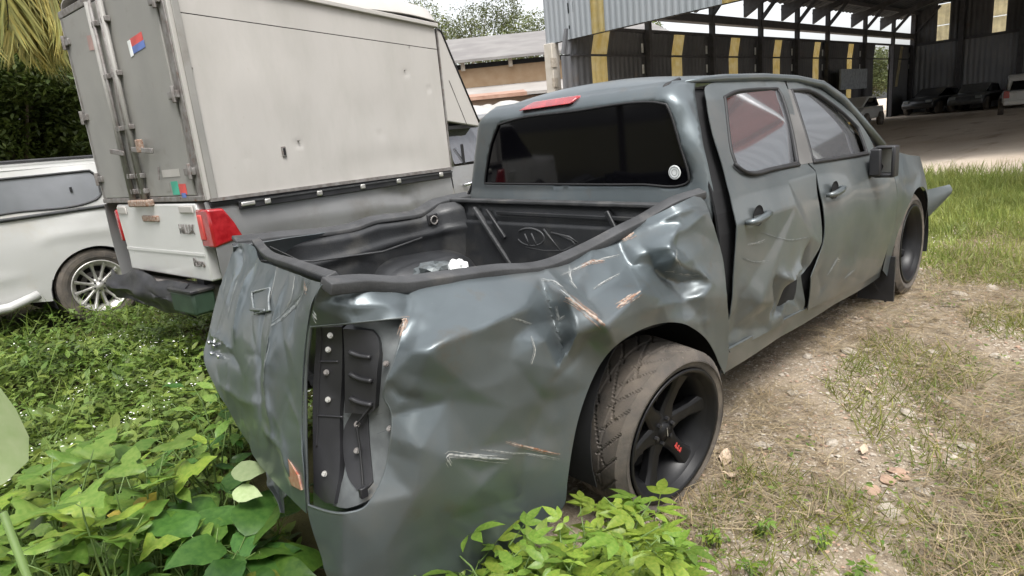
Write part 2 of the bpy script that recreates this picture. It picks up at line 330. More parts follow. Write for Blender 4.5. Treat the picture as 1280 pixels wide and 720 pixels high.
PATCH={'side':{'O':[-0.6,-0.9,0.75],'N':[-0.6271,-0.6967,0.3484],'c':[[0.694,0.623,-0.579],[0.413,0.494,-0.443],[0.201,0.399,-0.332],[0.008,0.318,-0.191],[-0.156,0.295,-0.028],[-0.297,0.264,0.125],[-0.418,0.235,0.26],[-0.58,0.232,0.427],[0.702,0.528,-0.502],[0.566,0.536,-0.401],[0.053,0.254,-0.114],[0.238,0.289,-0.25],[0.375,0.348,-0.331],[0.515,0.363,-0.36],[0.553,0.458,-0.389],[0.68,0.233,-0.516],[0.711,0.409,-0.531],[0.768,0.315,-0.599],[0.17,0.083,0.018],[0.318,0.191,-0.126],[0.396,0.075,-0.309],[0.598,0.118,-0.495],[0.783,0.022,-0.738],[0.783,-0.122,-0.823],[0.592,0.046,-0.509],[0.187,-0.027,-0.147],[0.071,-0.199,-0.113],[0.016,-0.35,-0.124],[-0.022,-0.485,-0.159],[-0.107,0.262,-0.015],[-0.205,0.237,0.098],[-0.324,0.18,0.249],[-0.373,0.142,0.31],[-0.406,0.206,0.28],[-0.068,0.15,0.121],[-0.163,0.111,0.241],[-0.287,0.069,0.365],[-0.378,0.044,0.393],[-0.011,0.269,-0.098],[0.062,0.18,0.022],[0.013,0.118,-0.041],[0.033,0.021,-0.06],[-0.029,0.052,0.098],[0.079,0.062,0.026],[0.002,-0.04,0.041],[0.117,0.043,-0.046],[0.142,0.266,-0.181],[0.14,0.179,-0.126],[0.466,0.276,-0.395],[0.421,0.303,-0.363],[0.596,0.27,-0.472],[0.477,0.36,-0.288],[0.496,0.303,-0.313],[0.591,0.318,-0.427],[0.538,0.193,-0.466],[0.4,0.174,-0.24],[0.312,0.128,-0.137],[0.26,0.25,-0.236],[0.328,0.317,-0.34],[0.447,0.096,-0.329],[0.633,0.175,-0.478],[-0.125,0.059,0.163],[-0.211,0.052,0.273],[-0.144,-0.14,0.136],[-0.041,-0.143,-0.007],[-0.308,-0.089,0.292],[-0.334,0.039,0.4],[-0.074,0.092,0.105],[-0.293,0.173,0.231],[-0.258,0.121,0.292],[-0.16,0.195,0.125],[-0.331,0.104,0.328],[-0.113,0.188,0.106],[-0.254,-0.346,0.165],[-0.148,-0.417,-0.027],[-0.404,-0.508,0.156],[-0.413,-0.328,0.296],[-0.322,-0.239,0.285],[-0.168,-0.284,0.106],[-0.25,-0.303,0.168],[-0.13,0.001,0.161],[-0.262,-0.051,0.29],[-0.242,-0.234,0.189],[-0.107,-0.245,0.019],[-0.349,-0.422,0.179],[-0.191,-0.593,-0.073],[-0.308,-0.759,-0.101],[-0.387,-0.203,0.325],[-0.379,-0.038,0.357],[-0.401,0.138,0.336],[-0.414,0.069,0.351],[-0.461,-0.03,0.345],[-0.457,-0.115,0.31],[-0.483,-0.24,0.289],[-0.54,-0.336,0.293],[-0.605,-0.357,0.29],[-0.749,-0.36,0.142],[-0.658,0.141,0.309],[-0.638,-0.534,0.213],[-0.731,-0.514,0.106],[-0.56,-0.688,0.124],[-0.676,-0.651,0.105],[-0.517,-0.472,0.249],[-0.586,0.232,0.428],[-0.504,0.231,0.363],[-0.418,0.235,0.26],[-0.36,0.248,0.198],[-0.297,0.264,0.125],[-0.156,0.291,-0.023],[-0.064,0.299,-0.105],[0.008,0.313,-0.185],[0.087,0.35,-0.265],[0.201,0.399,-0.332],[0.309,0.447,-0.412],[0.412,0.491,-0.439],[0.533,0.531,-0.393],[0.687,0.608,-0.56],[0.704,0.569,-0.533],[0.705,0.521,-0.502],[0.727,0.456,-0.529],[0.754,0.386,-0.575],[0.768,0.315,-0.599],[0.764,0.183,-0.601],[0.793,0.055,-0.721],[0.802,-0.064,-0.811],[0.784,-0.144,-0.834],[0.746,-0.093,-0.768],[0.711,-0.04,-0.697],[0.66,0.012,-0.605],[0.602,0.049,-0.517],[0.53,0.079,-0.433],[0.447,0.087,-0.337],[0.376,0.079,-0.28],[0.277,0.05,-0.147],[0.207,0.013,-0.107],[0.158,-0.04,-0.141],[0.11,-0.113,-0.122],[0.068,-0.199,-0.111],[0.035,-0.3,-0.123],[0.01,-0.403,-0.142],[-0.009,-0.489,-0.17],[-0.054,-0.529,-0.159],[-0.157,-0.636,-0.129],[-0.28,-0.725,-0.099],[-0.4,-0.756,-0.018],[-0.571,-0.734,0.087],[-0.684,-0.682,0.081],[-0.723,-0.535,0.115],[-0.752,-0.376,0.136],[-0.751,-0.279,0.157],[-0.729,-0.099,0.2],[-0.702,0.034,0.243],[-0.663,0.142,0.308],[-0.623,0.192,0.38]],'o':[[-0.586,0.232],[-0.504,0.231],[-0.418,0.235],[-0.36,0.248],[-0.297,0.264],[-0.156,0.291],[-0.064,0.299],[0.008,0.313],[0.087,0.35],[0.201,0.399],[0.309,0.447],[0.412,0.491],[0.533,0.531],[0.687,0.608],[0.704,0.569],[0.705,0.521],[0.727,0.456],[0.754,0.386],[0.768,0.315],[0.764,0.183],[0.793,0.055],[0.802,-0.064],[0.784,-0.144],[0.746,-0.093],[0.711,-0.04],[0.66,0.012],[0.602,0.049],[0.53,0.079],[0.447,0.087],[0.376,0.079],[0.277,0.05],[0.207,0.013],[0.158,-0.04],[0.11,-0.113],[0.068,-0.199],[0.035,-0.3],[0.01,-0.403],[-0.009,-0.489],[-0.054,-0.529],[-0.157,-0.636],[-0.28,-0.725],[-0.4,-0.756],[-0.571,-0.734],[-0.684,-0.682],[-0.723,-0.535],[-0.752,-0.376],[-0.751,-0.279],[-0.729,-0.099],[-0.702,0.034],[-0.663,0.142],[-0.623,0.192]],'h':[[[-0.658,0.141],[-0.537,0.136],[-0.401,0.138],[-0.412,0.079],[-0.432,0.025],[-0.459,-0.026],[-0.471,-0.061],[-0.457,-0.098],[-0.458,-0.147],[-0.474,-0.208],[-0.494,-0.27],[-0.522,-0.317],[-0.551,-0.347],[-0.605,-0.357],[-0.671,-0.359],[-0.748,-0.353],[-0.737,-0.233],[-0.721,-0.099],[-0.697,0.034]]],'k':[[[[0.048,0.233],[0.094,0.16],[0.135,0.117],[0.17,0.078]],0.012,0.022,'v'],[[[0.17,0.078],[0.231,0.123],[0.318,0.191],[0.397,0.262]],0.01,0.022,'v'],[[[0.17,0.078],[0.196,0.036],[0.207,0.013]],0.015,0.02,'v'],[[[-0.019,0.255],[-0.003,0.178],[0.007,0.118],[0.019,0.039],[0.033,-0.026]],-0.012,0.02,'v'],[[[0.048,0.233],[0.065,0.164],[0.078,0.094],[0.066,0.035],[0.023,-0.032]],0.018,0.02,'v'],[[[0.007,0.31],[0.029,0.273],[0.048,0.233]],0.02,0.02,'v'],[[[0.382,0.389],[0.416,0.336],[0.451,0.266],[0.54,0.244],[0.65,0.253]],-0.02,0.018,'v'],[[[0.516,0.372],[0.493,0.321],[0.523,0.295],[0.616,0.279],[0.691,0.226]],0.022,0.018,'v'],[[[0.691,0.226],[0.602,0.179],[0.455,0.154],[0.313,0.117]],0.018,0.022,'v'],[[[0.42,0.297],[0.461,0.305],[0.513,0.28]],0.012,0.012,'v'],[[[0.199,0.387],[0.168,0.318],[0.109,0.252]],0.012,0.015,'v'],[[[0.302,0.421],[0.331,0.334],[0.361,0.242],[0.318,0.191]],-0.012,0.02,'v'],[[[-0.378,0.044],[-0.287,0.065],[-0.207,0.091],[-0.117,0.134],[-0.044,0.186]],0.016,0.03,'v'],[[[-0.324,0.18],[-0.353,0.129],[-0.378,0.048]],0.01,0.03,'v'],[[[-0.228,0.231],[-0.205,0.155],[-0.228,0.096]],-0.008,0.03,'v'],[[[-0.409,0.227],[-0.392,0.189],[-0.395,0.131]],-0.02,0.015,'v'],[[[-0.596,0.189],[-0.51,0.174],[-0.398,0.183]],0.01,0.02,'v'],[[[-0.522,0.224],[-0.535,0.18],[-0.52,0.134]],-0.008,0.014,'v'],[[[0.115,0.055],[0.081,-0.005],[0.011,-0.06],[-0.017,-0.082]],-0.014,0.02,'v'],[[[-0.326,-0.239],[-0.266,-0.251],[-0.168,-0.284]],0.006,0.01,'v'],[[[-0.176,-0.23],[-0.109,-0.268],[-0.008,-0.313]],0.006,0.012,'v'],[[[-0.134,-0.044],[-0.088,-0.173],[-0.14,-0.335]],-0.01,0.06,'g'],[[[-0.375,-0.017],[-0.402,-0.12],[-0.445,-0.221]],0.012,0.05,'g'],[[[-0.265,-0.422],[-0.366,-0.524],[-0.454,-0.568]],-0.012,0.06,'g'],[[[-0.015,-0.057],[-0.07,-0.125],[-0.001,-0.241]],0.01,0.035,'g'],[[[-0.459,-0.026],[-0.426,-0.065],[-0.367,-0.081]],-0.012,0.02,'v'],[[[0.702,0.528],[0.59,0.446],[0.464,0.399]],0.012,0.02,'v'],[[[0.671,0.541],[0.522,0.49],[0.369,0.443]],0.015,0.016,'v'],[[[0.696,0.089],[0.594,0.081],[0.468,0.101]],0.006,0.02,'g']],'s':[[[[-0.326,-0.239],[-0.318,-0.232],[-0.245,-0.259],[-0.168,-0.286]],0.007,'scuff'],[[[-0.326,-0.239],[-0.318,-0.265]],0.005,'scuff'],[[[-0.172,-0.233],[-0.109,-0.268],[-0.008,-0.313]],0.004,'rust'],[[[-0.243,-0.238],[-0.01,-0.328]],0.0025,'scuff'],[[[0.052,0.18],[0.093,0.15],[0.134,0.114],[0.167,0.08]],0.012,'rust'],[[[0.043,0.212],[0.067,0.174],[0.098,0.15]],0.006,'scuff'],[[[0.221,0.138],[0.269,0.164],[0.318,0.191]],0.009,'rust'],[[[0.321,0.42],[0.348,0.431],[0.376,0.445]],0.012,'rust'],[[[0.057,0.272],[0.168,0.318],[0.304,0.358]],0.004,'scuff'],[[[0.1,0.316],[0.091,0.252],[0.107,0.22]],0.004,'scuff'],[[[0.166,0.217],[0.216,0.245],[0.283,0.277]],0.003,'scuff'],[[[-0.407,0.132],[-0.396,0.136],[-0.413,0.09]],0.006,'rust'],[[[-0.067,0.067],[-0.062,0.019],[-0.075,-0.016]],0.003,'scuff'],[[[-0.118,0.12],[-0.061,0.103]],0.0025,'scuff'],[[[0.023,0.159],[0.028,0.116],[0.048,0.125]],0.004,'scuff'],[[[0.518,0.357],[0.493,0.312],[0.525,0.287]],0.003,'scuff'],[[[0.47,0.281],[0.533,0.271],[0.622,0.265]],0.003,'scuff'],[[[-0.013,0.255],[0.024,0.248],[0.056,0.218]],0.004,'scuff'],[[[0.136,0.303],[0.185,0.325],[0.235,0.33]],0.006,'rust']],'r':[[[-0.011,0.269],[0.062,0.18],[0.17,0.083]],[[0.17,0.083],[0.318,0.191],[0.466,0.276]],[[-0.378,0.044],[-0.287,0.069],[-0.163,0.111],[-0.068,0.15],[-0.011,0.269]],[[0.421,0.303],[0.466,0.276],[0.596,0.27],[0.68,0.233]],[[0.477,0.36],[0.496,0.303],[0.591,0.318],[0.68,0.233]],[[-0.011,0.269],[0.013,0.118],[0.033,0.021]],[[0.68,0.233],[0.538,0.193],[0.4,0.174]],[[-0.326,-0.239],[-0.168,-0.284]],[[0.079,0.062],[0.002,-0.04]]]},'tail':{'O':[-1.2,0.0,0.8],'N':[-0.8071,-0.5549,0.2018],'c':[[0.587,0.217,0.519],[0.489,0.105,0.427],[0.434,-0.15,0.386],[0.399,-0.425,0.353],[-0.149,0.315,-0.287],[-0.401,0.387,-0.496],[0.26,0.255,0.148],[-0.51,-0.054,-0.426],[-0.548,-0.108,-0.433],[-0.219,-0.361,-0.203],[0.128,0.1,0.098],[0.071,-0.17,0.09],[0.25,-0.336,0.243],[-0.267,0.077,-0.265],[-0.448,0.255,-0.471],[0.268,-0.014,0.235],[-0.148,0.235,-0.217],[0.436,-0.577,0.348],[0.586,0.221,0.516],[0.436,0.236,0.349],[0.258,0.258,0.145],[0.052,0.285,-0.081],[-0.152,0.322,-0.293],[-0.197,0.363,-0.341],[-0.301,0.39,-0.426],[-0.387,0.396,-0.49],[-0.424,0.356,-0.503],[-0.436,0.293,-0.481],[-0.486,0.196,-0.483],[-0.549,0.09,-0.511],[-0.571,-0.009,-0.497],[-0.588,-0.079,-0.48],[-0.531,-0.126,-0.415],[-0.41,-0.192,-0.316],[-0.31,-0.26,-0.248],[-0.229,-0.347,-0.209],[-0.064,-0.395,-0.057],[0.098,-0.412,0.101],[0.237,-0.424,0.223],[0.396,-0.443,0.348],[0.419,-0.332,0.386],[0.413,-0.154,0.367],[0.438,-0.015,0.385],[0.478,0.104,0.416],[0.519,0.166,0.456]],'o':[[0.586,0.221],[0.436,0.236],[0.258,0.258],[0.052,0.285],[-0.152,0.322],[-0.197,0.363],[-0.301,0.39],[-0.387,0.396],[-0.424,0.356],[-0.436,0.293],[-0.486,0.196],[-0.549,0.09],[-0.571,-0.009],[-0.588,-0.079],[-0.531,-0.126],[-0.41,-0.192],[-0.31,-0.26],[-0.229,-0.347],[-0.064,-0.395],[0.098,-0.412],[0.237,-0.424],[0.396,-0.443],[0.419,-0.332],[0.413,-0.154],[0.438,-0.015],[0.478,0.104],[0.519,0.166]],'h':[],'k':[[[[-0.146,0.312],[-0.141,0.228],[-0.168,0.112],[-0.196,-0.009]],0.018,0.02,'v'],[[[0.11,0.273],[0.105,0.191],[0.092,0.072],[0.091,-0.087],[0.105,-0.248]],-0.014,0.02,'v'],[[[-0.385,0.389],[-0.306,0.302],[-0.314,0.236]],-0.02,0.02,'v'],[[[0.27,0.243],[0.237,0.18],[0.206,0.055],[0.181,-0.099],[0.213,-0.298]],0.012,0.018,'v'],[[[0.44,0.229],[0.362,0.148],[0.333,0.042]],-0.008,0.02,'v'],[[[-0.306,0.302],[-0.352,0.137],[-0.453,-0.033]],0.008,0.02,'v'],[[[-0.54,-0.074],[-0.24,-0.058],[-0.085,-0.111]],-0.012,0.02,'v'],[[[-0.387,-0.188],[-0.108,-0.204],[0.138,-0.171]],0.01,0.025,'v'],[[[-0.558,0.009],[-0.33,-0.007],[-0.218,-0.041]],0.014,0.012,'v'],[[[0.105,-0.248],[0.285,-0.278],[0.334,-0.36]],0.01,0.02,'v']],'s':[[[[0.118,0.264],[0.13,0.192],[0.131,0.088]],0.006,'scuff'],[[[0.499,0.225],[0.402,0.18],[0.281,0.121],[0.192,0.079]],0.008,'haze'],[[[0.338,0.242],[0.33,0.178],[0.279,0.129]],0.003,'scuff'],[[[-0.493,-0.029],[-0.425,-0.037]],0.01,'chrome'],[[[-0.466,-0.073],[-0.369,-0.076]],0.012,'chrome'],[[[-0.417,0.255],[-0.43,0.17]],0.01,'haze'],[[[0.206,0.055],[0.172,-0.075],[0.164,-0.207]],0.01,'haze'],[[[0.433,0.212],[0.478,0.203]],0.01,'rust'],[[[-0.276,0.236],[-0.333,0.073]],0.005,'haze'],[[[0.528,0.141],[0.557,0.127]],0.008,'scuff']],'r':[]}}
CAB={'door_r':[[0.771,1.55],[0.848,1.575],[0.992,1.584],[1.274,1.587],[1.617,1.577],[1.522,1.451],[1.421,1.248],[1.377,1.146],[1.419,1.109],[1.394,1.006],[1.4,0.916],[1.383,0.763],[1.303,0.662],[1.252,0.601],[1.314,0.399],[1.101,0.396],[0.894,0.405],[0.524,0.411],[0.497,0.574],[0.509,0.75],[0.523,0.895],[0.548,1.069],[0.599,1.222],[0.642,1.368]],'win_r':[[0.887,1.508],[1.018,1.531],[1.236,1.537],[1.469,1.535],[1.437,1.442],[1.368,1.313],[1.276,1.164],[1.002,1.165],[0.778,1.172],[0.703,1.208],[0.716,1.27],[0.787,1.376]],'door_f':[[1.644,1.576],[1.894,1.562],[2.033,1.52],[2.155,1.444],[2.233,1.334],[2.288,1.196],[2.277,1.101],[2.425,1.009],[2.485,0.864],[2.474,0.666],[2.421,0.522],[2.428,0.362],[1.917,0.367],[1.341,0.392],[1.274,0.592],[1.325,0.653],[1.403,0.759],[1.42,0.913],[1.417,1.011],[1.44,1.11],[1.398,1.147],[1.437,1.246],[1.54,1.45]],'win_f':[[1.626,1.522],[1.84,1.511],[1.95,1.465],[2.091,1.375],[2.188,1.28],[2.156,1.136],[1.784,1.143],[1.445,1.155],[1.496,1.283],[1.559,1.415]],'pillar':[[1.503,1.539],[1.623,1.526],[1.55,1.407],[1.44,1.151],[1.284,1.155],[1.378,1.313]],'sill':[[0.506,0.417],[0.894,0.405],[1.327,0.386],[1.917,0.367],[2.398,0.363],[2.542,0.309],[2.035,0.307],[1.411,0.307],[0.985,0.316],[0.581,0.305]],'belt_r':[[0.674,1.222],[0.705,1.194],[0.774,1.168],[0.999,1.162],[1.276,1.156]],'belt_f':[[1.44,1.151],[1.779,1.139],[2.172,1.129]],'dent':[[0.862,0.693],[0.92,0.538],[0.886,0.466]],'dent2':[[1.207,0.714],[1.008,0.636],[0.862,0.693]],'dent3':[[1.207,0.706],[1.149,0.604],[0.997,0.497],[0.895,0.464]],'dent4':[[0.611,0.654],[0.751,0.504],[0.885,0.416]],'dent5':[[0.998,0.678],[1.075,0.539],[1.261,0.414]],'dent0':[[1.049,0.647],[1.091,0.473]],'scr1':[[0.579,0.832],[0.683,0.79],[0.81,0.771]],'scr2':[[0.73,0.917],[1.002,0.832],[1.222,0.808]],'scr3':[[1.263,0.703],[1.495,0.591],[1.661,0.578]],'cedge':[[0.694,1.552],[0.563,1.352],[0.524,1.196],[0.49,1.061],[0.447,0.932]],'glass':[[0.47,0.632,1.174],[0.47,0.606,1.242],[0.47,0.526,1.396],[0.47,0.444,1.494],[0.47,0.264,1.513],[0.47,-0.127,1.515],[0.47,-0.554,1.514],[0.47,-0.619,1.498],[0.47,-0.637,1.46],[0.47,-0.678,1.314],[0.47,-0.709,1.202],[0.47,-0.712,1.171],[0.47,-0.696,1.157],[0.47,-0.479,1.159],[0.47,0.014,1.168]],'brake':[[0.58,0.256,1.548],[0.58,0.186,1.587],[0.58,-0.115,1.58],[0.58,-0.102,1.547]],'siderail':[[-1.249,-0.75,1.13],[-1.138,-0.74,1.106],[-1.01,-0.73,1.076],[-0.829,-0.71,1.051],[-0.625,-0.695,1.023],[-0.495,-0.69,1.001],[-0.394,-0.685,0.99],[-0.288,-0.685,1.001],[-0.136,-0.69,1.02],[-0.014,-0.71,1.049],[0.115,-0.73,1.075],[0.28,-0.77,1.119],[0.443,-0.8,1.14]],'tailrail':[[-0.93,0.498,1.113],[-1.0,0.2,1.085],[-1.08,-0.196,1.101],[-1.16,-0.56,1.118],[-1.2,-0.814,1.125]],'leftrail':[[0.527,0.8,1.106],[0.335,0.79,1.103],[0.238,0.78,1.094],[0.106,0.76,1.059],[-0.027,0.76,1.061],[-0.173,0.77,1.066],[-0.326,0.76,1.049],[-0.505,0.76,1.055],[-0.665,0.77,1.071],[-0.798,0.78,1.078],[-0.906,0.79,1.086]],'handle_r':[0.687,-0.914,0.984],'handle_f':[1.531,-0.912,0.988],'sticker':[0.48,-0.648,1.209],'mirror':[1.99,-1.0,1.109],'bumper':[[2.704,-1.0,0.836],[2.907,-1.0,0.825],[3.202,-1.0,0.804],[3.18,-1.0,0.73],[2.988,-1.0,0.682],[2.757,-1.0,0.622]],'lamp':{'back':[[-0.668,0.163],[-0.384,0.153],[-0.389,0.045],[-0.442,-0.053],[-0.437,-0.138],[-0.467,-0.281],[-0.519,-0.343],[-0.611,-0.384],[-0.772,-0.386]],'bracket':[[-0.652,0.139],[-0.57,0.131],[-0.597,0.003],[-0.622,-0.126],[-0.633,-0.274],[-0.65,-0.34],[-0.689,-0.341],[-0.729,-0.318],[-0.719,-0.189],[-0.694,-0.011]],'housing':[[-0.566,0.125],[-0.489,0.112],[-0.476,0.093],[-0.488,-0.007],[-0.507,-0.094],[-0.532,-0.107],[-0.572,-0.101],[-0.601,-0.099]],'lower':[[-0.581,-0.098],[-0.537,-0.108],[-0.54,-0.195],[-0.534,-0.289],[-0.556,-0.309],[-0.58,-0.306],[-0.608,-0.269],[-0.615,-0.149]],'metal':[[-0.537,0.136],[-0.401,0.136],[-0.417,0.069],[-0.459,-0.026],[-0.471,-0.061],[-0.453,-0.116],[-0.464,-0.199],[-0.494,-0.28],[-0.527,-0.322],[-0.605,-0.351],[-0.664,-0.35],[-0.623,-0.274],[-0.612,-0.105]],'bolts':[[-0.61,0.113],[-0.626,0.077],[-0.644,0.016],[-0.65,-0.059],[-0.568,-0.133],[-0.575,-0.204],[-0.681,-0.263],[-0.46,0.022],[-0.413,0.086],[-0.474,-0.151]],'ribs':[[[-0.559,0.063],[-0.537,0.052],[-0.5,0.042]],[[-0.567,0.005],[-0.544,-0.009],[-0.504,-0.02]],[[-0.576,-0.06],[-0.553,-0.072],[-0.514,-0.083]]],'slots':[[[-0.664,0.048],[-0.602,0.042]],[[-0.694,-0.101],[-0.61,-0.11]],[[-0.633,0.145],[-0.67,0.009],[-0.705,-0.189]]],'pocket':[[[-0.511,-0.112],[-0.468,-0.104]],[[-0.515,-0.164],[-0.475,-0.153]],[[-0.513,-0.217],[-0.485,-0.198]]],'refl':[[-0.582,-0.352]]},'tailbits':{'plate':[[-0.046,0.189],[0.101,0.204],[0.174,0.134],[0.032,0.117]],'refl':[[0.285,-0.32],[0.324,-0.295],[0.39,-0.327],[0.399,-0.367],[0.335,-0.374]],'latch':[[0.004,0.131],[0.144,0.132]]}}
# ============================================================ crashed grey pickup
truck=thing('pickup_truck','crashed grey double cab pickup with crumpled bed side and missing tail lamp in the foreground','pickup truck',(0,0,-.1))
def T(o): o.location.z+=.1; return o          # parts are modelled in world height, the Empty stands on the ground at -0.1
def zz(o):
    if o.parent is truck: o.location.z=.1
    return o
ZS=[.2,.35,.45,.7,.98,1.10,1.16,1.3,1.5,1.6];YS=[-.82,-.86,-.90,-.925,-.915,-.875,-.845,-.78,-.68,-.60]
def prof(z): return np.interp(z,ZS,YS)
pctrl=[(x,z,-float(y)) for z,y in zip(ZS,YS) for x in(.4,1.1,1.8,2.6)]
P=PATCH['side']; bedside=Panel(P['O'],P['N'],P['c'],[[k[0],k[1]*1.15]+k[2:] for k in P['k']],rand=36,seed=5,ridges=P['r'],lin=.62)
bs=zz(bedside.sheet('bed_side_panel',P['o'],P['h'],M['paint'],truck,.010,.003)); bs['label']='crumpled right bed side with torn rusty creases'
for kind,m in(('scuff','scuff'),('rust','rust')):
    [zz(bedside.ribbon('paint_scrape' if kind=='scuff' else 'rust_mark',[(s[0],s[1])],M[m],truck)) for s in P['s'] if s[2]==kind]
P=PATCH['tail']; tailp=Panel(P['O'],P['N'],P['c'],[[k[0],k[1]*1.7]+k[2:] for k in P['k']],rand=75,seed=9)
tg=zz(tailp.sheet('tailgate',P['o'],P['h'],M['paint'],truck,.010,.003)); tg['label']='crushed grey tailgate bent forward at its left end'
for kind,m in(('scuff','scuff'),('rust','rust'),('haze','haze')):
    [zz(tailp.ribbon({'scuff':'paint_scrape','rust':'rust_mark','haze':'pale_streak'}[kind],[(s[0],s[1])],M[m],truck)) for s in P['s'] if s[2]==kind]
def onp(pan,off):
    return lambda a,b,d: pan.xyz([(a,b)],off+d)[0]
def plate(pan,name,poly,off,th,m,bevel=.004,step=.012,parent=truck):
    v,f=sheet2d(poly,[],step);p=pan.t(v)+off;xyz=pan.O+v[:,:1]*pan.A+v[:,1:2]*pan.B+p[:,None]*pan.N
    o=new(name,mesh(name,xyz,f),m,parent);s=o.modifiers.new('s','SOLIDIFY');s.thickness=th;s.offset=-1;e=o.modifiers.new('e','EDGE_SPLIT');e.split_angle=rad(50)
    return zz(o)
lp=CAB['lamp']
smooth_side=Panel(PATCH['side']['O'],PATCH['side']['N'],PATCH['side']['c'])
back=plate(smooth_side,'lamp_recess',lp['back'],-.085,.003,M['paint2'])
plate(smooth_side,'inner_metal_panel',lp['metal'],-.045,.004,mat('bare grey inner metal',(.13,.14,.142),rough=.45,metal=.4,scale=20,wear=[((.22,.19,.15),12,.62,.2)]))
plate(smooth_side,'lamp_bracket',lp['bracket'],-.030,.030,M['black'])
hs_=plate(smooth_side,'lamp_housing',lp['housing'],-.022,.045,M['black'])
plate(smooth_side,'lower_bracket',lp['lower'],-.040,.03,M['black'])
def path_on(pan,pl,off,n=.008): return [tuple(p) for p in pan.xyz([tuple(q) for q in resample(pl,n,False)],off)]
for r in lp['ribs']:
    mb=MB();mb.tube(path_on(smooth_side,r,-.018),.007,8);o=mb.build('rib',M['black'],hs_,smooth=True)
for r in lp['pocket']: zz(MB().tube(path_on(smooth_side,r,-.050),.005,6).build('pressed_groove',M['black'],truck,smooth=True))
for r in lp['slots']: zz(MB().tube(path_on(smooth_side,r,-.029),.003,6).build('bracket_rib',M['black'],truck,smooth=True))
for bi,q in enumerate(lp['bolts']):
    c=Vector(smooth_side.xyz([q],-.026)[0]);n=Vector(smooth_side.N);a=n.orthogonal().normalized();b=n.cross(a);mb=MB()
    for (r,h,N6) in((.009,.003,16),(.0055,.009,6)):
        o=len(mb.v);
        for d in(-.004,h):
            for k in range(N6): mb.v.append(tuple(c+n*d+(a*math.cos(2*PI*k/N6)+b*math.sin(2*PI*k/N6))*r*(1 if d<0 else .85)))
        mb.f+=[(o+k,o+(k+1)%N6,o+N6+(k+1)%N6,o+N6+k) for k in range(N6)]+[tuple(o+N6+k for k in range(N6))]
    zz(mb.build('bolt',M['alloy'] if bi in(0,1,3,6) else M['steel'],truck))
zz(MB().tube(path_on(smooth_side,[lp['lower'][3],lp['lower'][4],lp['bolts'][4],lp['ribs'][2][2]],-.020),.0035,6).build('wiring_loom',M['rubber'],truck,smooth=True));zz(MB().box(Vector(smooth_side.xyz([lp['lower'][4]],-.018)[0]),(.022,.016,.03)).build('wiring_plug',M['black'],truck,bevel=.003))
# lip along the lamp opening and folded corner flap edge
edge=[tuple(p) for p in resample(PATCH['side']['h'][0]+[PATCH['side']['h'][0][0]],.012,False)]
zz(MB().tube([tuple(p) for p in bedside.xyz(edge,-.004)],.0045,6,False).build('opening_lip',M['paint2'],truck,smooth=True))
# tailgate bits
tb=CAB['tailbits']
plate(tailp,'latch_plate',tb['plate'],.010,.006,M['paint']);plate(tailp,'reflector',tb['refl'],.007,.008,M['orange'])
zz(MB().tube(path_on(tailp,tb['latch'],.02),.006,8).build('latch_handle',M['paint2'],truck,smooth=True))
zz(MB().tube(path_on(tailp,[tb['plate'][0],tb['plate'][1],tb['plate'][2],tb['plate'][3],tb['plate'][0]],.011),.0035,6).build('latch_rim',M['haze'],truck,smooth=True))
# rubber caps on the rails
def railstrip(name,pts,w,h,m,nr=(0,0,1),jit=.0):
    q=[Vector(p) for p in pts];out=[]
    for i in range(len(q)-1):
        p0,p1,p2,p3=q[max(i-1,0)],q[i],q[i+1],q[min(i+2,len(q)-1)]
        for j in range(6):
            t=j/6;out.append(.5*((2*p1)+(p2-p0)*t+(2*p0-5*p1+4*p2-p3)*t*t+(3*p1-p0-3*p2+p3)*t**3))
    out.append(q[-1]);o=MB().strip(out,w,h,nr).build(name,m,truck,smooth=True);b=o.modifiers.new('b','BEVEL');b.width=.004;b.segments=2;return zz(o)
sr=[Vector(p)+Vector((.0,-.004,-.028)) for p in CAB['siderail']]
railstrip('bed_rail_cap',[p+Vector((0,.006*noise.noise(p*9),.007*noise.noise(p*7))) for p in sr],.056,.033,M['rail'],(0,-.35,1))
trl=[Vector(p)+Vector((.01,0,-.026)) for p in CAB['tailrail']];trl[-1]=trl[-2].lerp(trl[-1],.35)
railstrip('tailgate_cap',trl,.040,.026,M['rail'],(-.3,0,1))
lr=[Vector(p)+Vector((0,.03,-.012)) for p in CAB['leftrail']]
railstrip('bed_rail_cap',lr,.085,.020,M['rail'],(0,-.3,1))
# --- bed: floor, walls, liner
def gridmesh(name,fn,nu,nv,m,parent=truck,thick=.004,smooth=True):
    v=[tuple(fn(i/nu,j/nv)) for i in range(nu+1) for j in range(nv+1)];f=[(i*(nv+1)+j,(i+1)*(nv+1)+j,(i+1)*(nv+1)+j+1,i*(nv+1)+j+1) for i in range(nu) for j in range(nv)]
    o=new(name,mesh(name,v,f,smooth),m,parent)
    if thick:
        s=o.modifiers.new('s','SOLIDIFY');s.thickness=thick;s.offset=0;e=o.modifiers.new('e','EDGE_SPLIT');e.split_angle=rad(50)
    return zz(o) if parent is truck else o
lrx=np.array([p[0] for p in CAB['leftrail']])[::-1];lrz=np.array([p[2] for p in CAB['leftrail']])[::-1]
def leftwall(u,v):
    x=-.93+1.26*u;zt=float(np.interp(x,lrx,lrz))-.012;z=.58+(zt-.58)*v
    y=.735-.05*(1-v)**3+.020*math.sin(7*x+3*v)*math.sin(PI*v)+.02*noise.noise(Vector((x*4,z*5,1)))
    y-=.03*math.exp(-((z-.93-.05*x)/.02)**2)*.6          # long moulded step
    if v>.93:y+=(v-.93)*.7
    cx=min(1,max(0,(u-.90)/.10));y-=.10*cx*cx
    return x,y,z
gridmesh('bed_liner_wall',leftwall,90,36,M['liner'])
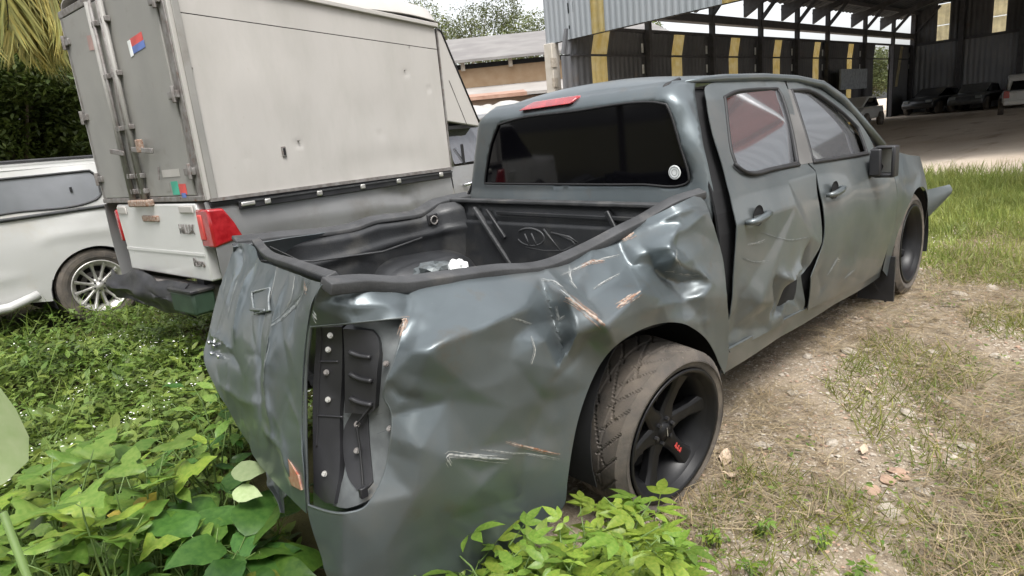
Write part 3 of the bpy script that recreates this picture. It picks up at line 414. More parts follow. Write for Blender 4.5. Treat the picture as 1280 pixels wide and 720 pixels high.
def outer(u,v):
    x=-.86+1.36*u;zt=float(np.interp(x,lrx,lrz))-.004;z=.35+(zt-.35)*v;x-=.12*v*(1-u)**6
    return x,.925-.11*v**6-.20*(1-u)**3+.015*noise.noise(Vector((x*3,z*3,5)))+.02*math.sin(x*9+z*5)*(1-u),z+.12*(1-u)**4*(1-v)
gridmesh('left_bed_skin',outer,50,20,M['paint'])
def floor(u,v):
    y=-.66+1.40*v;x0=-1.13+.22*(y+.56)/1.06;x=x0+(.33-x0)*u;r=.010*(1 if math.sin(y*48)>0 else -1)*(1 if abs(y)<.6 else 0)
    h=.60+r*.5
    dx=(x-.02)/.34;dy=(y-.73)/.27;q=dx*dx*dx*dx+dy*dy
    if q<1.6: h+=.24*max(0,1-q)**.35 if q<1 else 0
    h+=.01*noise.noise(Vector((x*5,y*5,2)))
    return x,y,h
gridmesh('bed_liner_floor',floor,90,110,M['liner'])
def front(u,v):
    y=.745-1.45*u;z=.58+.51*v;x=.335-.05*(1-v)**3+(.035*max(0,(v-.86)/.14))
    x-=.012 if (.06<u<.94 and .12<v<.80) else 0
    cx=max(0,(.06-u)/.06);x-=.08*cx*cx
    return x,y,z
gridmesh('front_liner_wall',front,80,50,M['liner'])
def rightwall(u,v):
    x=-1.15+1.48*u;xs=[p[0] for p in CAB['siderail']];zt=float(np.interp(x,xs,[p[2] for p in CAB['siderail']]))-.035;yt=float(np.interp(x,xs,[p[1] for p in CAB['siderail']]))
    return x,yt+.03+.04*(1-v),.58+(zt-.58)*v
gridmesh('bed_liner_wall',rightwall,40,10,M['liner'])
def tailin(u,v):
    p=Vector(trl[0]).lerp(Vector(trl[-1]),u*.9);return p.x+.05,p.y,.55+(p.z-.57)*v
gridmesh('tailgate_liner',tailin,20,8,M['liner'])
zz(MB().bar((.345,.76,1.098),(.345,-.70,1.085),.055,.02).build('front_bed_rail',M['rail'],truck,bevel=.006))
# moulded bars and the embossed ovals of the front liner wall
for a,b,w in(((.325,.54,1.06),(.315,.27,.76),.035),((.325,.44,1.05),(.315,.30,.90),.02),((.325,-.40,1.06),(.32,-.55,.80),.03),((.328,.36,1.035),(.328,-.62,1.025),.02)):
    zz(MB().bar(a,b,w,.022).build('moulded_bar',M['rail'] if w>.03 else M['liner'],truck,bevel=.005))
for q in ([(.325-.004,.20-.09+.10*math.cos(t)*1.0,.915+.045*math.sin(t)) for t in np.linspace(.6,5.9,22)],
          [(.321,-.02-.02,.945),(.321,-.10,.935),(.321,-.17,.915),(.321,-.20,.89)],[(.321,.15,.93),(.321,.12,.87)],[(.321,.10,.935),(.321,.07,.875)],
          [(.321,.01,.96),(.321,-.04,.91),(.321,-.10,.855)],[(.321,-.04,.945),(.321,-.16,.93),(.321,-.22,.905),(.321,-.12,.86),(.321,.02,.85),(.321,.15,.86)]):
    zz(MB().tube(q,.006,8).build('embossed_mark',M['rail'],truck,smooth=True))
# tie-down hooks
for x in(-.80,.16):
    c=Vector((x,.725,1.015));zz(MB().box(c,(.07,.018,.06)).build('tie_down_plate',M['black'],truck,bevel=.006))
    zz(MB().tube([c+Vector((.022*math.cos(t),-.016,.022*math.sin(t)-.005)) for t in np.linspace(0,2*PI,14)],.005,6).build('tie_down_ring',M['steel'],truck,smooth=True))
zz(MB().tube([(-.93,.70,1.0),(-.6,.69,.93),(-.2,.70,.90),(.05,.69,.93)],.006,6).build('moulded_line',M['rail'],truck,smooth=True))
# --- cab
def cabpt(s,z,off=0):
    Y=-float(prof(z))-off;r=.07+.06*min(1,max(0,(1.55-z)/.5));st=Y-r;x0=.455+off*1.0
    if z>1.52: x0+=((z-1.52)/.08)**1.6*.10
    if z<1.14: x0-=.02*min(1,(1.14-z)/.1)
    a=abs(s);sg=-1 if s>0 else 1
    bow=.035*(min(a,st)/.6)**2
    if a<=st: return (x0+bow,-s,z)
    l=(a-st)/(r*PI/2)
    if l<=1: t=l*PI/2;return (x0+bow+r*(1-math.cos(t)),sg*(st+r*math.sin(t)),z)
    return (x0+bow+r+(a-st-r*PI/2),sg*Y,z)
def s_at(x,z):      # arc coordinate whose side point has this x
    Y=-float(prof(z));r=.07+.06*min(1,max(0,(1.55-z)/.5));st=Y-r;x0=cabpt(0,z)[0]+.035*(st/.6)**2
    return st+r*PI/2+(x-x0-r)
ce=CAB['cedge'];edge=[(s_at(p[0],p[1]),p[1]) for p in ce]+[(s_at(.50,z),z) for z in(.6,.34)]
gl=[(-p[1],p[2]) for p in CAB['glass']]
out=[(-.9,.36),(.9,.36)]
out=edge[::-1]+[(edge[0][0]-.01,1.598)]+[(-(edge[0][0]-.01),1.598)]+[(-a,b) for a,b in edge]
v,f=sheet2d(out,[gl],.02)
pp=[Vector(cabpt(a,b)) for a,b in v]
for i,p in enumerate(pp):           # shallow dents down the C pillar
    if v[i][0]>.68: p.x+=.010*noise.noise(p*7); p.y+=.012*noise.noise(p*6+Vector((3,1,2)))
zz(new('cab_rear_panel',mesh('cab_rear_panel',pp,f),M['paint'],truck)).modifiers.new('s','SOLIDIFY').thickness=.003
v,f=sheet2d(gl,[],.03);zz(new('rear_window',mesh('rear_window',[Vector(cabpt(a,b))+Vector((.006,0,0)) for a,b in v],f),M['glass'],truck))
rg=[Vector(cabpt(*q)) for q in resample(gl,.02)];zz(MB().tube(rg+[rg[0]],.006,6,False).build('window_seal',M['rubber'],truck,smooth=True))
c=Vector(cabpt(-CAB['sticker'][1],CAB['sticker'][2]));mb=MB();mb.lathe([(0,-.0022),(.028,-.0022),(.031,-.001)],28,'y',(0,0,0));o=mb.build('round_sticker',M['sticker'],truck);o.location=(c.x-.002,c.y,c.z+.1);o.rotation_euler=(0,0,-PI/2)
for r_,w in((.024,.0012),(.013,.0010)):
    o2=MB().tube([(r_*math.cos(t),-.0028,r_*math.sin(t)) for t in np.linspace(0,2*PI,30)],w,5,False).build('printed_ring',M['haze'],o,smooth=True)
# roof
def roofz(x,y):
    t=min(1,abs(y)/.60);zc=1.60+.055*(1-t**2.4)
    if x<.85: zc-=.085*((.85-x)/.30)**2*(.8-.3*t) if x>.55 else .07
    if x>1.75: zc-=.06*((x-1.75)/.4)**2
    return zc
def roof(u,v):
    y=-.605+1.21*v;x0=.545+.02*(abs(y)/.6)**2;x=x0+(2.02-x0)*u;z=roofz(x,y)
    if u==0:z=1.585-.012*(abs(y)/.6)**2
    return x,y,z
gridmesh('roof',roof,60,50,M['paint'])
for sgn in(-1,1):
    q=[(.66,sgn*.600,1.590),(.80,sgn*.605,1.596),(1.0,sgn*.607,1.600),(1.4,sgn*.608,1.600),(1.75,sgn*.62,1.585),(2.0,sgn*.665,1.545),(2.15,sgn*.72,1.455),(2.3,sgn*.775,1.32),(2.5,sgn*.83,1.15)]
    zz(MB().tube(q,[.004,.016,.020,.020,.020,.022,.024,.026,.03],10).build('roof_rail',M['paint'],truck,smooth=True))
zz(MB().tube([(.515,-.555,1.525),(.535,-.568,1.555),(.565,-.575,1.580),(.66,-.58,1.602)],.011,8).build('roof_seam_trim',M['rubber'],truck,smooth=True))
bp=[Vector(p) for p in CAB['brake']]
def brk(a,b,d):return (.478+d+(b-1.55)*1.6,a,b)
zz(MB().prism([(.256,1.551),(.225,1.574),(.19,1.590),(-.105,1.590),(-.120,1.578),(-.102,1.553)],-.03,.05,brk).build('brake_lamp',M['redlens'],truck,bevel=.006))
# windshield, dashboard side, bonnet, nose: the far end of the truck
def ws(u,v):
    y=-.80+1.6*v;k=abs(y)/.8;x=2.02+.72*u-.16*k*k;return x,y*(.78+.22*u),1.585-.50*u**1.05-.02*k
gridmesh('windscreen',ws,16,16,M['glass2'])
def hood(u,v):
    y=-1+2*v;x=2.60+1.22*u-.22*y*y*u;yy=y*(.83-.16*u*u);return x,yy,1.11-.15*u**2-.05*y**4+.02*noise.noise(Vector((x*5,yy*5,0)))
gridmesh('bonnet',hood,24,24,M['paint'])
def nose(u,v):
    y=-1+2*v;x=3.80-.24*y*y-.05*(1-u);yy=y*.68;return x,yy,.42+.52*u
gridmesh('front_fascia',nose,12,20,M['paint2'])
zz(MB().box((3.80,0,.78),(.03,.75,.22)).build('grille',M['black'],truck,bevel=.01))
for s in(-1,1): zz(MB().box((3.70,s*.52,.84),(.10,.26,.13)).build('headlight',M['haze'],truck,bevel=.03))
fctrl=[(2.35,1.06,.878),(2.35,.98,.915),(2.35,.7,.925),(2.35,.35,.87),(2.6,1.08,.86),(2.6,.98,.905),(2.9,1.03,.86),(3.1,1.0,.86),(3.1,.86,.905),(3.4,.97,.81),(3.7,.93,.70),(3.7,.7,.73),(3.7,.5,.72),(3.4,.75,.86),(2.6,.7,.92),(2.6,.4,.88),(3.45,.5,.84),(2.85,.8,.925)]
arch=[(3.0+.40*math.cos(t),.43+.40*math.sin(t)) for t in np.linspace(-.35,PI+.45,18)]
fo=[(2.49,.36),(2.495,.66),(2.50,.86),(2.47,1.0),(2.36,1.07),(2.45,1.125),(2.7,1.095),(3.0,1.045),(3.4,1.0),(3.72,.955),(3.72,.5),(3.45,.30)]+arch[1:-1]+[(2.62,.28)]
fen=Panel((0,0,0),(0,-1,0),fctrl,[([(2.6,.9),(2.9,.86),(3.1,.92)],-.012,.03,'v'),([(3.2,.95),(3.3,.8)],-.015,.03,'v')],rand=8,seed=3)
zz(fen.sheet('front_wing',fo,[],M['paint'],truck,.025)); zz(fen.sheet('front_wing',fo,[],M['paint'],truck,.03,mirror=True))
# torn bumper corner
bc=[(3.52,-.80,.74),(3.66,-.86,.755),(3.76,-.93,.77),(3.73,-.93,.66),(3.62,-.87,.53),(3.50,-.80,.43),(3.40,-.76,.46)]
def bump(u,v):
    x=3.42+.25*u;y=-.775-.155*u**1.3-.02*math.sin(v*PI);zb=.47+.21*u**1.5;zt=.73+.035*u;return x,y,zb+(zt-zb)*v
gridmesh('torn_bumper',bump,12,10,M['paint2'],thick=.006)
zz(MB().box((3.62,0,.50),(.16,1.35,.20)).build('bumper_beam',M['black'],truck,bevel=.03))
# doors
dents=[(CAB['dent'],-.05,.025,'v'),(CAB['dent2'],.035,.03,'v'),(CAB['dent3'],-.04,.035,'v'),(CAB['dent4'],-.012,.03,'v'),(CAB['dent5'],.014,.02,'v'),(CAB['dent0'],-.05,.07,'g'),
 ([(.52,.45),(.62,.40),(.75,.42)],-.02,.04,'v'),([(.55,.75),(.7,.62),(.72,.48)],.010,.05,'g'),([(.53,.60),(.53,.45)],-.012,.05,'g'),([(1.05,.70),(1.2,.60),(1.29,.62)],.010,.03,'v')]
drp=Panel((0,0,0),(0,-1,0),pctrl+[(.47,.41,.89),(.9,.41,.885),(1.3,.40,.86),(1.10,.64,.915),(1.18,.53,.835),(1.29,.64,.90),(1.10,.45,.865),(1.31,.45,.885),(1.0,.46,.905),(.98,.66,.93),(1.25,.80,.93),(.86,.56,.925),(1.21,.64,.83),(1.06,.53,.90),(.60,.50,.86),(.56,.66,.90),(.70,.60,.93),(1.36,.75,.925)],dents,rand=10,seed=11,lin=.8);dfp=Panel((0,0,0),(0,-1,0),pctrl,[([(1.35,.62),(1.42,.55),(1.5,.45)],-.012,.04,'v'),([(1.6,.6),(1.9,.58)],-.005,.05,'g')],rand=8,seed=12)
plain=Panel((0,0,0),(0,-1,0),pctrl);flatg=Panel((0,0,0),(0,-1,0),[(x,z,.838-.47*(z-1.16)-.02*((x-1.4)/1.)**2+.012*(1-((z-1.34)/.2)**2)) for x in(.6,1.4,2.3) for z in(1.14,1.34,1.54)])
for (pan,dn,wn,hn,lab) in((drp,'door_r','win_r','handle_r','rear door with a crushed lower corner'),(dfp,'door_f','win_f','handle_f',None)):
    d=pan.sheet('door',CAB[dn],[CAB[wn]],M['paint2'],truck,.014,.004);d['label']=lab or 'dusty front door, scraped but whole';zz(d)
    wo_=[Vector(p) for p in CAB[wn]];wc_=sum(wo_,Vector((0,0)))/len(wo_);wo_=[tuple(wc_+(p-wc_)*1.05) for p in wo_];w=flatg.sheet('window',wo_,[],M['glass2'],d,.03,.003,off=-.013)
    q=[tuple(p) for p in pan.xyz([tuple(p) for p in resample(CAB[wn]+[CAB[wn][0]],.02,False)],-.001)];MB().tube(q,.010,6,False).build('window_seal',M['rubber'],d,smooth=True)
    c=Vector(CAB[hn])
    MB().lathe([(0,0),(.032,.0),(.043,-.004),(.046,-.008)],24,'y',(c.x+.03,c.y+.003,c.z+.008)).build('handle_cup',M['rubber'],d,smooth=True)
    MB().tube([c+Vector(p) for p in((-.085,-.004,-.006),(-.078,-.026,-.004),(-.04,-.036,-.002),(.04,-.036,.006),(.085,-.028,.010),(.092,-.004,.010))],[.010,.014,.016,.016,.014,.010],10).build('handle',M['paint'],d,smooth=True)
    MB().box(c+Vector((.112,-.006,.006)),(.034,.022,.030)).build('lock_cover',M['paint'],d,bevel=.008)
    # undamaged far side
    d2=plain.sheet('door',CAB[dn],[CAB[wn]],M['paint2'],truck,.04,.004,mirror=True);d2['label']='door on the far side';zz(d2)
    plain.sheet('window',CAB[wn],[],M['glass2'],d2,.05,.003,mirror=True,off=-.010)
def bandline(name,pts,r,m,off=.004):
    q=[tuple(p) for p in plain.xyz([tuple(p) for p in resample(pts,.03,False)],off)];return zz(MB().tube(q,r,6).build(name,m,truck,smooth=True))
bandline('belt_moulding',CAB['belt_r'],.009,M['rubber']);bandline('belt_moulding',CAB['belt_f'],.009,M['rubber'])
pl=plain.sheet('door_pillar',CAB['pillar'],[],M['pillar'],truck,.03,.004,off=.003);zz(pl)
for s in(0,1):
    zz(plain.sheet('sill',[(.51,.43),(.9,.42),(1.33,.40),(1.9,.38),(2.5,.375),(2.55,.30),(2.03,.30),(1.4,.30),(.98,.305),(.53,.30)],[],M['paint2'],truck,.03,.01,mirror=bool(s),off=-.012))
for s,sc in((0,[CAB['scr1'],CAB['scr2']]),):
    [zz(drp.ribbon('paint_scrape',[(q,.003)],M['haze'],truck)) for q in sc]+[zz(drp.ribbon('paint_scrape',[([(.62,.88),(.70,.872),(.78,.874)],.0035)],M['scuff'],truck))]
    [zz(dfp.ribbon('paint_scrape',[q],M['haze'],truck)) for q in [([(1.5,.55),(1.6,.62),(1.66,.60)],.008),([(1.75,.48),(1.9,.50)],.005)]]
# dark inner shell that closes the gaps
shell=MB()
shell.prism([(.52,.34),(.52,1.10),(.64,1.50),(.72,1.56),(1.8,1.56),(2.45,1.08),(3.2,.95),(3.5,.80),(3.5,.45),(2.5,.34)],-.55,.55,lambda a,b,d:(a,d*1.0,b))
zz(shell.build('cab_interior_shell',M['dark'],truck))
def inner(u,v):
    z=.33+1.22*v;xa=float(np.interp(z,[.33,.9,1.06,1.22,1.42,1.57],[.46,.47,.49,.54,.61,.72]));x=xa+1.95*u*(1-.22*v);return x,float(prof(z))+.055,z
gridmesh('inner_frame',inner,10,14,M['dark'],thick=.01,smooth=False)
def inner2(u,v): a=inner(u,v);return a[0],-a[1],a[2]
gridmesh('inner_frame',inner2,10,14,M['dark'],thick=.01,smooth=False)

# seats behind the glass and mirror
mc=Vector((2.10,-.975,1.085))
mi=MB();mi.tube([mc+Vector((.16,.12,.0)),mc+Vector((.02,.04,-.03))],[.03,.03],8);mr=zz(mi.build('mirror',M['black'],truck,smooth=True)); mr['label']='black door mirror with its glass housing broken open'
MB().box(mc+Vector((.02,.045,0)),(.07,.035,.17)).box(mc+Vector((.02,-.050,.0)),(.08,.020,.175)).box(mc+Vector((.02,0,.080)),(.07,.10,.018)).box(mc+Vector((.02,.0,-.076)),(.07,.10,.026)).build('mirror_housing',M['black'],mr,bevel=.010)
MB().box(mc+Vector((.05,-.01,0)),(.02,.085,.15)).build('mirror_backing',M['alloy'],mr,bevel=.008)
MB().box(mc+Vector((-.03,.035,0)),(.03,.06,.15)).build('mirror_motor',M['black'],mr,bevel=.008)
# chassis, wheel wells
zz(MB().bar((-1.15,-.45,.50),(3.4,-.45,.38),.10,.14).bar((-1.15,.45,.50),(3.4,.45,.38),.10,.14).bar((0,-.8,.27),(0,.75,.27),.09,.09).bar((3.0,-.75,.40),(3.0,.75,.40),.08,.08).build('chassis',M['black'],truck))
def well(cx,cz,r,y0,y1,n=24):
    def fn(u,v):
        t=-.3+(PI+.6)*u;return cx+r*math.cos(t),y0+(y1-y0)*v,cz+r*math.sin(t)
    return fn
for cx,cz,r in((.0,.33,.44),(3.0,.43,.41)):
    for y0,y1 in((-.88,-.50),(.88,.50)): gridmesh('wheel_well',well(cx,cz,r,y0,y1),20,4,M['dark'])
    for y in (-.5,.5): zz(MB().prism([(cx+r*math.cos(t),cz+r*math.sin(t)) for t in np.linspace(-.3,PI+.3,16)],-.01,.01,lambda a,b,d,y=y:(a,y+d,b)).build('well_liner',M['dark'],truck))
zz(MB().bar((2.62,-.86,.12),(2.60,-.70,.38),.05,.012).box((2.60,-.80,.28),(.02,.22,.30)).build('mud_flap',M['black'],truck))
zz(MB().box((2.2,-.5,.26),(.9,.4,.06)).build('engine_guard',M['black'],truck,bevel=.01))
# wheels -------------------------------------------------
def tyre_mesh(R,rr,w,nt=480,flat=None,tread=True):
    # section: from inner bead over the tread to outer bead; y out = negative
    NC=34
    sec=[(rr,w*.40),(rr+.015,w*.47),((R+rr)/2,w*.52),(R-.018,w*.47),(R-.004,w*.42)]
    tr=[(R+.002*(1-(2*k/(NC-1)-1)**2),w*(.41-.82*k/(NC-1))) for k in range(NC)]
    sec=sec+tr+[(R-.004,-w*.42),(R-.018,-w*.47),((R+rr)/2,-w*.515),(R-.030,-w*.497),(R-.033,-w*.506),(rr+.040,-w*.512),(rr+.037,-w*.503),(rr+.022,-w*.49),(rr+.010,-w*.47),(rr,-w*.42)]
    v=[];f=[];m=len(sec)
    for k in range(nt):
        t=2*PI*k/nt
        for i,(r,y) in enumerate(sec):
            if tread and 5<=i<5+NC:
                a=(i-5)/(NC-1);s=t*24/(2*PI)
                g1=((s+1.5*abs(a-.5)*2)%1);g2=((s*.5-a*2.6)%1)
                if (g1<.11 and abs(a-.5)>.10) or (g2<.06 and .2<a<.8): r-=.008
                if abs(a-.34)<.022 or abs(a-.66)<.022: r-=.008
            x=r*math.cos(t);z=r*math.sin(t)
            if flat and z<-flat:
                q=(-z-flat);z=-flat-q*.08;y=y*(1+q*2.6)
            v.append((x,y,z))
    for k in range(nt):
        k2=(k+1)%nt
        for i in range(m-1): f.append((k*m+i,k2*m+i,k2*m+i+1,k*m+i+1))
    return mesh('tyre',v,f)
def add_wheel(name,c,rotz,camber,R,rr,w,mrim,nsp,parent,flat=None,out=-1,dish=.09,spin=.2,red=False,label=None,tw=1):
    root=bpy.data.objects.new(name,None);C.objects.link(root);root.parent=parent;root.empty_display_size=.1
    root.location=c;root.rotation_euler=(camber,0,rotz if out<0 else rotz+PI)
    if label: root['label']=label
    t=new('tyre',tyre_mesh(R,rr,w,flat=flat),M['tyre'],root);t.data.set_sharp_from_angle(angle=rad(28))
    rim=MB().lathe([(rr-.012,w*.45),(rr+.002,w*.44),(rr-.01,w*.40),(rr-.055,w*.30),(rr-.06,0),(rr-.05,-w*.28),(rr-.022,-w*.40),(rr-.008,-w*.44),(rr+.006,-w*.475),(rr+.008,-w*.50),(rr-.004,-w*.505),(rr-.012,-w*.47),(rr-.030,-w*.36)],72).build('rim',mrim,root,smooth=True)
    yd=-w*.5+dish
    MB().lathe([(.0,w*.18),(rr-.056,w*.18)],40).build('wheel_back',M['dark'],root)
    hub=MB().lathe([(0,-.012),(.030,-.012),(.034,0),(.040,.004),(.072,.006),(.080,.016),(.084,.05)],40).build('hub',mrim,root,smooth=True);hub.location=(0,yd,0)
    for k in range(nsp):
        a=spin+2*PI*k/nsp;ca,sa=math.cos(a),math.sin(a);mb=MB()
        prof_=[(.055,.036,.004,.050),(.11,.026,.006,.048),(.17,.024,-.004,.050),(rr-.045,.034,-.018,.060),(rr-.018,.044,-.030,.055)]
        for r,hw,yf,th in prof_:
            hw*=tw
            for (q,yy) in((-hw,.010),(-hw*.62,0),(hw*.62,0),(hw,.010),(hw*.7,th),(-hw*.7,th)):
                mb.v.append((r*ca-q*sa,yd+yf+yy,r*sa+q*ca))
        for i in range(4):
            for j in range(6): mb.f.append((i*6+j,i*6+(j+1)%6,i*6+6+(j+1)%6,i*6+6+j))
        sp=mb.build('spoke',mrim,root,bevel=.003)
        if red and k==red:
            for q in range(5):
                r=.125+q*.022;mb=MB();mb.bar((r*ca-.008*sa,yd-.003-q*.001,r*sa+.008*ca),((r+.014)*ca+.010*sa,yd-.003-q*.001,(r+.014)*sa-.010*ca),.008,.003,(0,1,0));mb.bar((r*ca+.010*sa,yd-.003-q*.001,r*sa-.010*ca),((r+.006)*ca-.006*sa,yd-.003-q*.001,(r+.006)*sa+.006*ca),.005,.003,(0,1,0));mb.build('red_lettering',M['red'],sp)
    for k in range(6):
        a=2*PI*k/6+.3;MB().lathe([(0,-.010),(.008,-.010),(.010,.012)],6,'y',(.052*math.cos(a),yd,.052*math.sin(a))).build('lug_nut',M['black'],root)
    MB().lathe([(.096,w*.1),(.15,w*.1)],30).build('brake_disc',M['steel'],root)
    return root
wz=.1
rw=add_wheel('wheel',(.02,-.80,.245+wz),rad(-3),rad(6),.345,.272,.27,M['rimblack'],6,truck,flat=.31,dish=.065,spin=1.22,red=4,label='black six spoke wheel with a worn flat tyre and red lettering on one spoke',tw=1.35)
MB().bar((-.004,-.015,.02),(.004,-.015,-.02),.003,.002,(0,1,0)).build('cap_mark',M['alloy'],rw).location=(0,-.135+.065,0)
add_wheel('wheel',(.0,.80,.245+wz),0,0,.345,.272,.25,M['rimblack'],6,truck,out=1)
add_wheel('wheel',(2.99,-.78,.44+wz),rad(2),0,.345,.262,.22,M['rimblack'],6,truck,dish=.10,spin=.5,label='dusty front wheel turned slightly out')
add_wheel('wheel',(3.0,.79,.44+wz),0,0,.345,.272,.22,M['rimblack'],6,truck,out=1)
# crumpled bumper end under the tailgate
def rb(u,v):
    p=Vector((-1.27,-.16,.37)).lerp(Vector((-1.10,.55,.46)),u);return p.x+.03*math.sin(v*3)+.03*noise.noise(Vector((u*6,v*3,0))),p.y,p.z-.13*v+.05*noise.noise(Vector((u*5,v*4,3)))
gridmesh('bent_bumper_end',rb,24,10,M['paint2'],thick=.004)
# emblem remains on the tailgate edge
mb=MB()
for i in range(7):
    p=Vector(tailp.xyz([(-.0,0)],0)[0])
q=[s for s in PATCH['tail']['s'] if s[2]=='chrome']
for s in q:
    for a,b in s[0]:
        p=Vector(tailp.xyz([(a,b)],.012)[0]);mb.box(p,(.018,.012,.016),Matrix.Rotation(random.random()*3,3,'X'))
zz(mb.build('broken_emblem',M['chrome'],truck,bevel=.002))
# loose things in the bed
def crumple(name,c,s,m,seed,label,cat,flat=.6):
    bm=bmesh.new();bmesh.ops.create_icosphere(bm,subdivisions=3,radius=1)
    for v in bm.verts:
        n=noise.noise(v.co*1.9+Vector((seed,0,0)))*.5+abs(noise.noise(v.co*4+Vector((0,seed,0))))*.35;v.co*=1+n;v.co.x*=s[0];v.co.y*=s[1];v.co.z*=s[2]*(flat if v.co.z<0 else 1)
    me=bpy.data.meshes.new(name);bm.to_mesh(me);bm.free();o=new(name,me,m);o.location=c;return tag(o,label,cat)
crumple('plastic_bag',(-.12,.36,.79),(.11,.08,.06),M['paint2'],2,'crumpled grey plastic sheet lying in the pickup bed','bag')
crumple('paper_scrap',(-.06,.25,.815),(.05,.04,.045),M['sticker'],5,'crumpled white scrap in the bed beside the grey sheet','paper')
# ============================================================ white-tailed pickup with a box body
hil=thing('box_pickup','pickup with white tailgate and grey flanks carrying a tall grimy white cargo box','pickup truck',(-.679,2.997,.0),.137)
def gm(name,fn,nu,nv,m,parent,thick=.004): return gridmesh(name,fn,nu,nv,m,parent,thick)
# bed sides
hctrl=[(x,z,h) for x in(-.05,1.1,2.3,3.4) for z,h in((.45,.84),(.7,.875),(.95,.885),(1.12,.87),(1.2,.86))]
for s in(0,1):
    pn=Panel((0,0,0),(0,-1,0),hctrl,[([(.1,1.0),(.9,.98),(2.1,.93)],.008,.05,'g'),([(1.4,1.08),(1.7,1.0),(1.8,.85)],-.012,.05,'v')] if not s else [],rand=4 if not s else 0,seed=2)
    ar=[(.95+.44*math.cos(t),.42+.44*math.sin(t)) for t in np.linspace(0,PI,14)]
    pn.sheet('bed_side',[(-.03,1.20),(2.22,1.195),(2.22,.55)]+[(1.42,.55)]+ar+[(.48,.55),(-.02,.55)],[],M['silver'],hil,.04,mirror=bool(s))
    d=pn.sheet('cab_door',[(2.235,.50),(2.235,1.20),(3.3,1.20),(3.36,.9),(3.3,.5)],[],M['silver'],hil,.05,mirror=bool(s))
    sg=-1 if not s else 1
    MB().tube([(2.36,sg*.89,1.02),(2.40,sg*.925,1.03),(2.48,sg*.925,1.045),(2.52,sg*.89,1.05)],.014,8).build('handle',M['chrome'],d,smooth=True)
    f2=MB().prism([(3.37,.5),(3.4,1.12),(4.35,1.0),(4.45,.6),(4.2,.5)]+[(3.98+.42*math.cos(t),.42+.42*math.sin(t)) for t in np.linspace(.2,PI-.2,10)],.80,.88,lambda a,b,dd,sg=sg:(a,sg*dd,b)).build('front_wing',M['silver'],hil)
gm('bed_rail',lambda u,v:(0.0+2.22*u,-.885+.06*v,1.175+.02*v),20,2,M['black'],hil,.03)
MB().bar((.18,-.892,1.150),(2.21,-.892,1.138),.022,.055).build('side_rail',M['black'],hil,bevel=.006)
MB().bar((.18,-.903,1.172),(2.21,-.903,1.160),.012,.012).build('rail_lip',M['rail'],hil)
for x in(.384,.804,1.202,1.573,2.066): MB().box((x,-.905,1.150),(.045,.02,.038)).build('rail_clip',M['alloy'],hil,bevel=.008)
MB().box((.24,-.905,1.155),(.10,.02,.03)).build('rail_clip',M['alloy'],hil,bevel=.008)
# tailgate with lettering
tgp=MB();tgp.prism([(-.72,1.195),(.60,1.195),(.62,1.10),(.585,.80),(.60,.68),(-.74,.665),(-.735,.90),(-.76,1.1)],-.03,.05,lambda a,b,d:(d,a,b)).build('tailgate',M['white'],hil,bevel=.012).name
tg2=[o for o in hil.children if o.name.startswith('tailgate')][0];tg2['label']='dented white tailgate with chrome lettering'
MB().prism([(-.72,.86),(.58,.86),(.575,.84),(-.72,.84)],-.036,-.028,lambda a,b,d:(d,a,b)).build('pressed_line',M['white'],hil)
text('lettering','HILUX',.095,M['steel'],hil,(-.036,-.54,1.018),(PI/2,0,-PI/2),.003,.80)
text('lettering','Revo',.085,M['steel'],hil,(-.036,-.62,.79),(PI/2,0,-PI/2),.003,.9)
MB().box((-.036,.0,1.09),(.02,.27,.045)).build('handle_recess',M['rust'],hil,bevel=.008)
MB().box((-.036,.50,1.15),(.015,.16,.06)).build('tow_strap_end',M['box'],hil,bevel=.02);MB().box((-.038,-.60,1.155),(.015,.2,.05)).build('white_latch_cover',M['box'],hil,bevel=.02)
for sg in(-1,1):
    z=MB().prism([(-.04,1.155),(.07,1.15),(.13,1.05),(.175,.94),(.02,.91),(-.035,.90)],.72 if sg<0 else .61,.895 if sg<0 else .665,lambda a,b,d,sg=sg:(a,sg*d,b)).build('tail_lamp',M['redlens'],hil,bevel=.015)
    if sg<0: MB().prism([(-.046,1.12),(-.02,1.12),(-.02,.95),(-.046,.95)],.74,.80,lambda a,b,d,sg=sg:(a,sg*d,b)).build('reversing_lens',M['red'],z,bevel=.01)
def hb(u,v):
    y=.80-1.35*u;return -.10-.05*math.sin(PI*v)+.05*noise.noise(Vector((u*5,v*3,7))),y,.68-.24*v+.05*noise.noise(Vector((u*4,v*4,9)))-.03*u
gm('rear_bumper',hb,40,12,M['rail'],hil,.01).data.materials[0]=M['black']
MB().box((-.02,0,.55),(.18,1.3,.14)).build('bumper_beam',M['steel'],hil,bevel=.02)
MB().box((-.08,-.52,.53),(.16,.34,.16)).build('bumper_end',mat('dark green scuffed plastic',(.03,.055,.035),rough=.5,scale=8),hil,bevel=.02)
MB().box((-.085,-.52,.615),(.17,.36,.025)).build('bumper_step',M['black'],hil,bevel=.006)
MB().bar((0,-.5,.6),(4.2,-.5,.55),.1,.15).bar((0,.5,.6),(4.2,.5,.55),.1,.15).bar((.95,-.7,.40),(.95,.7,.40),.1,.1).build('chassis',M['black'],hil)
for x,s in((.95,-1),(.95,1),(3.98,-1),(3.98,1)): add_wheel('wheel',(x,s*.76,.37),0,0,.37,.20,.24,M['steel'],6,hil,out=s,dish=.06)
MB().box((3.5,0,1.03),(1.7,1.45,.14)).build('bonnet',M['silver'],hil,bevel=.06);MB().box((4.40,0,.80),(.12,1.5,.5)).build('front_fascia',M['silver'],hil,bevel=.05)
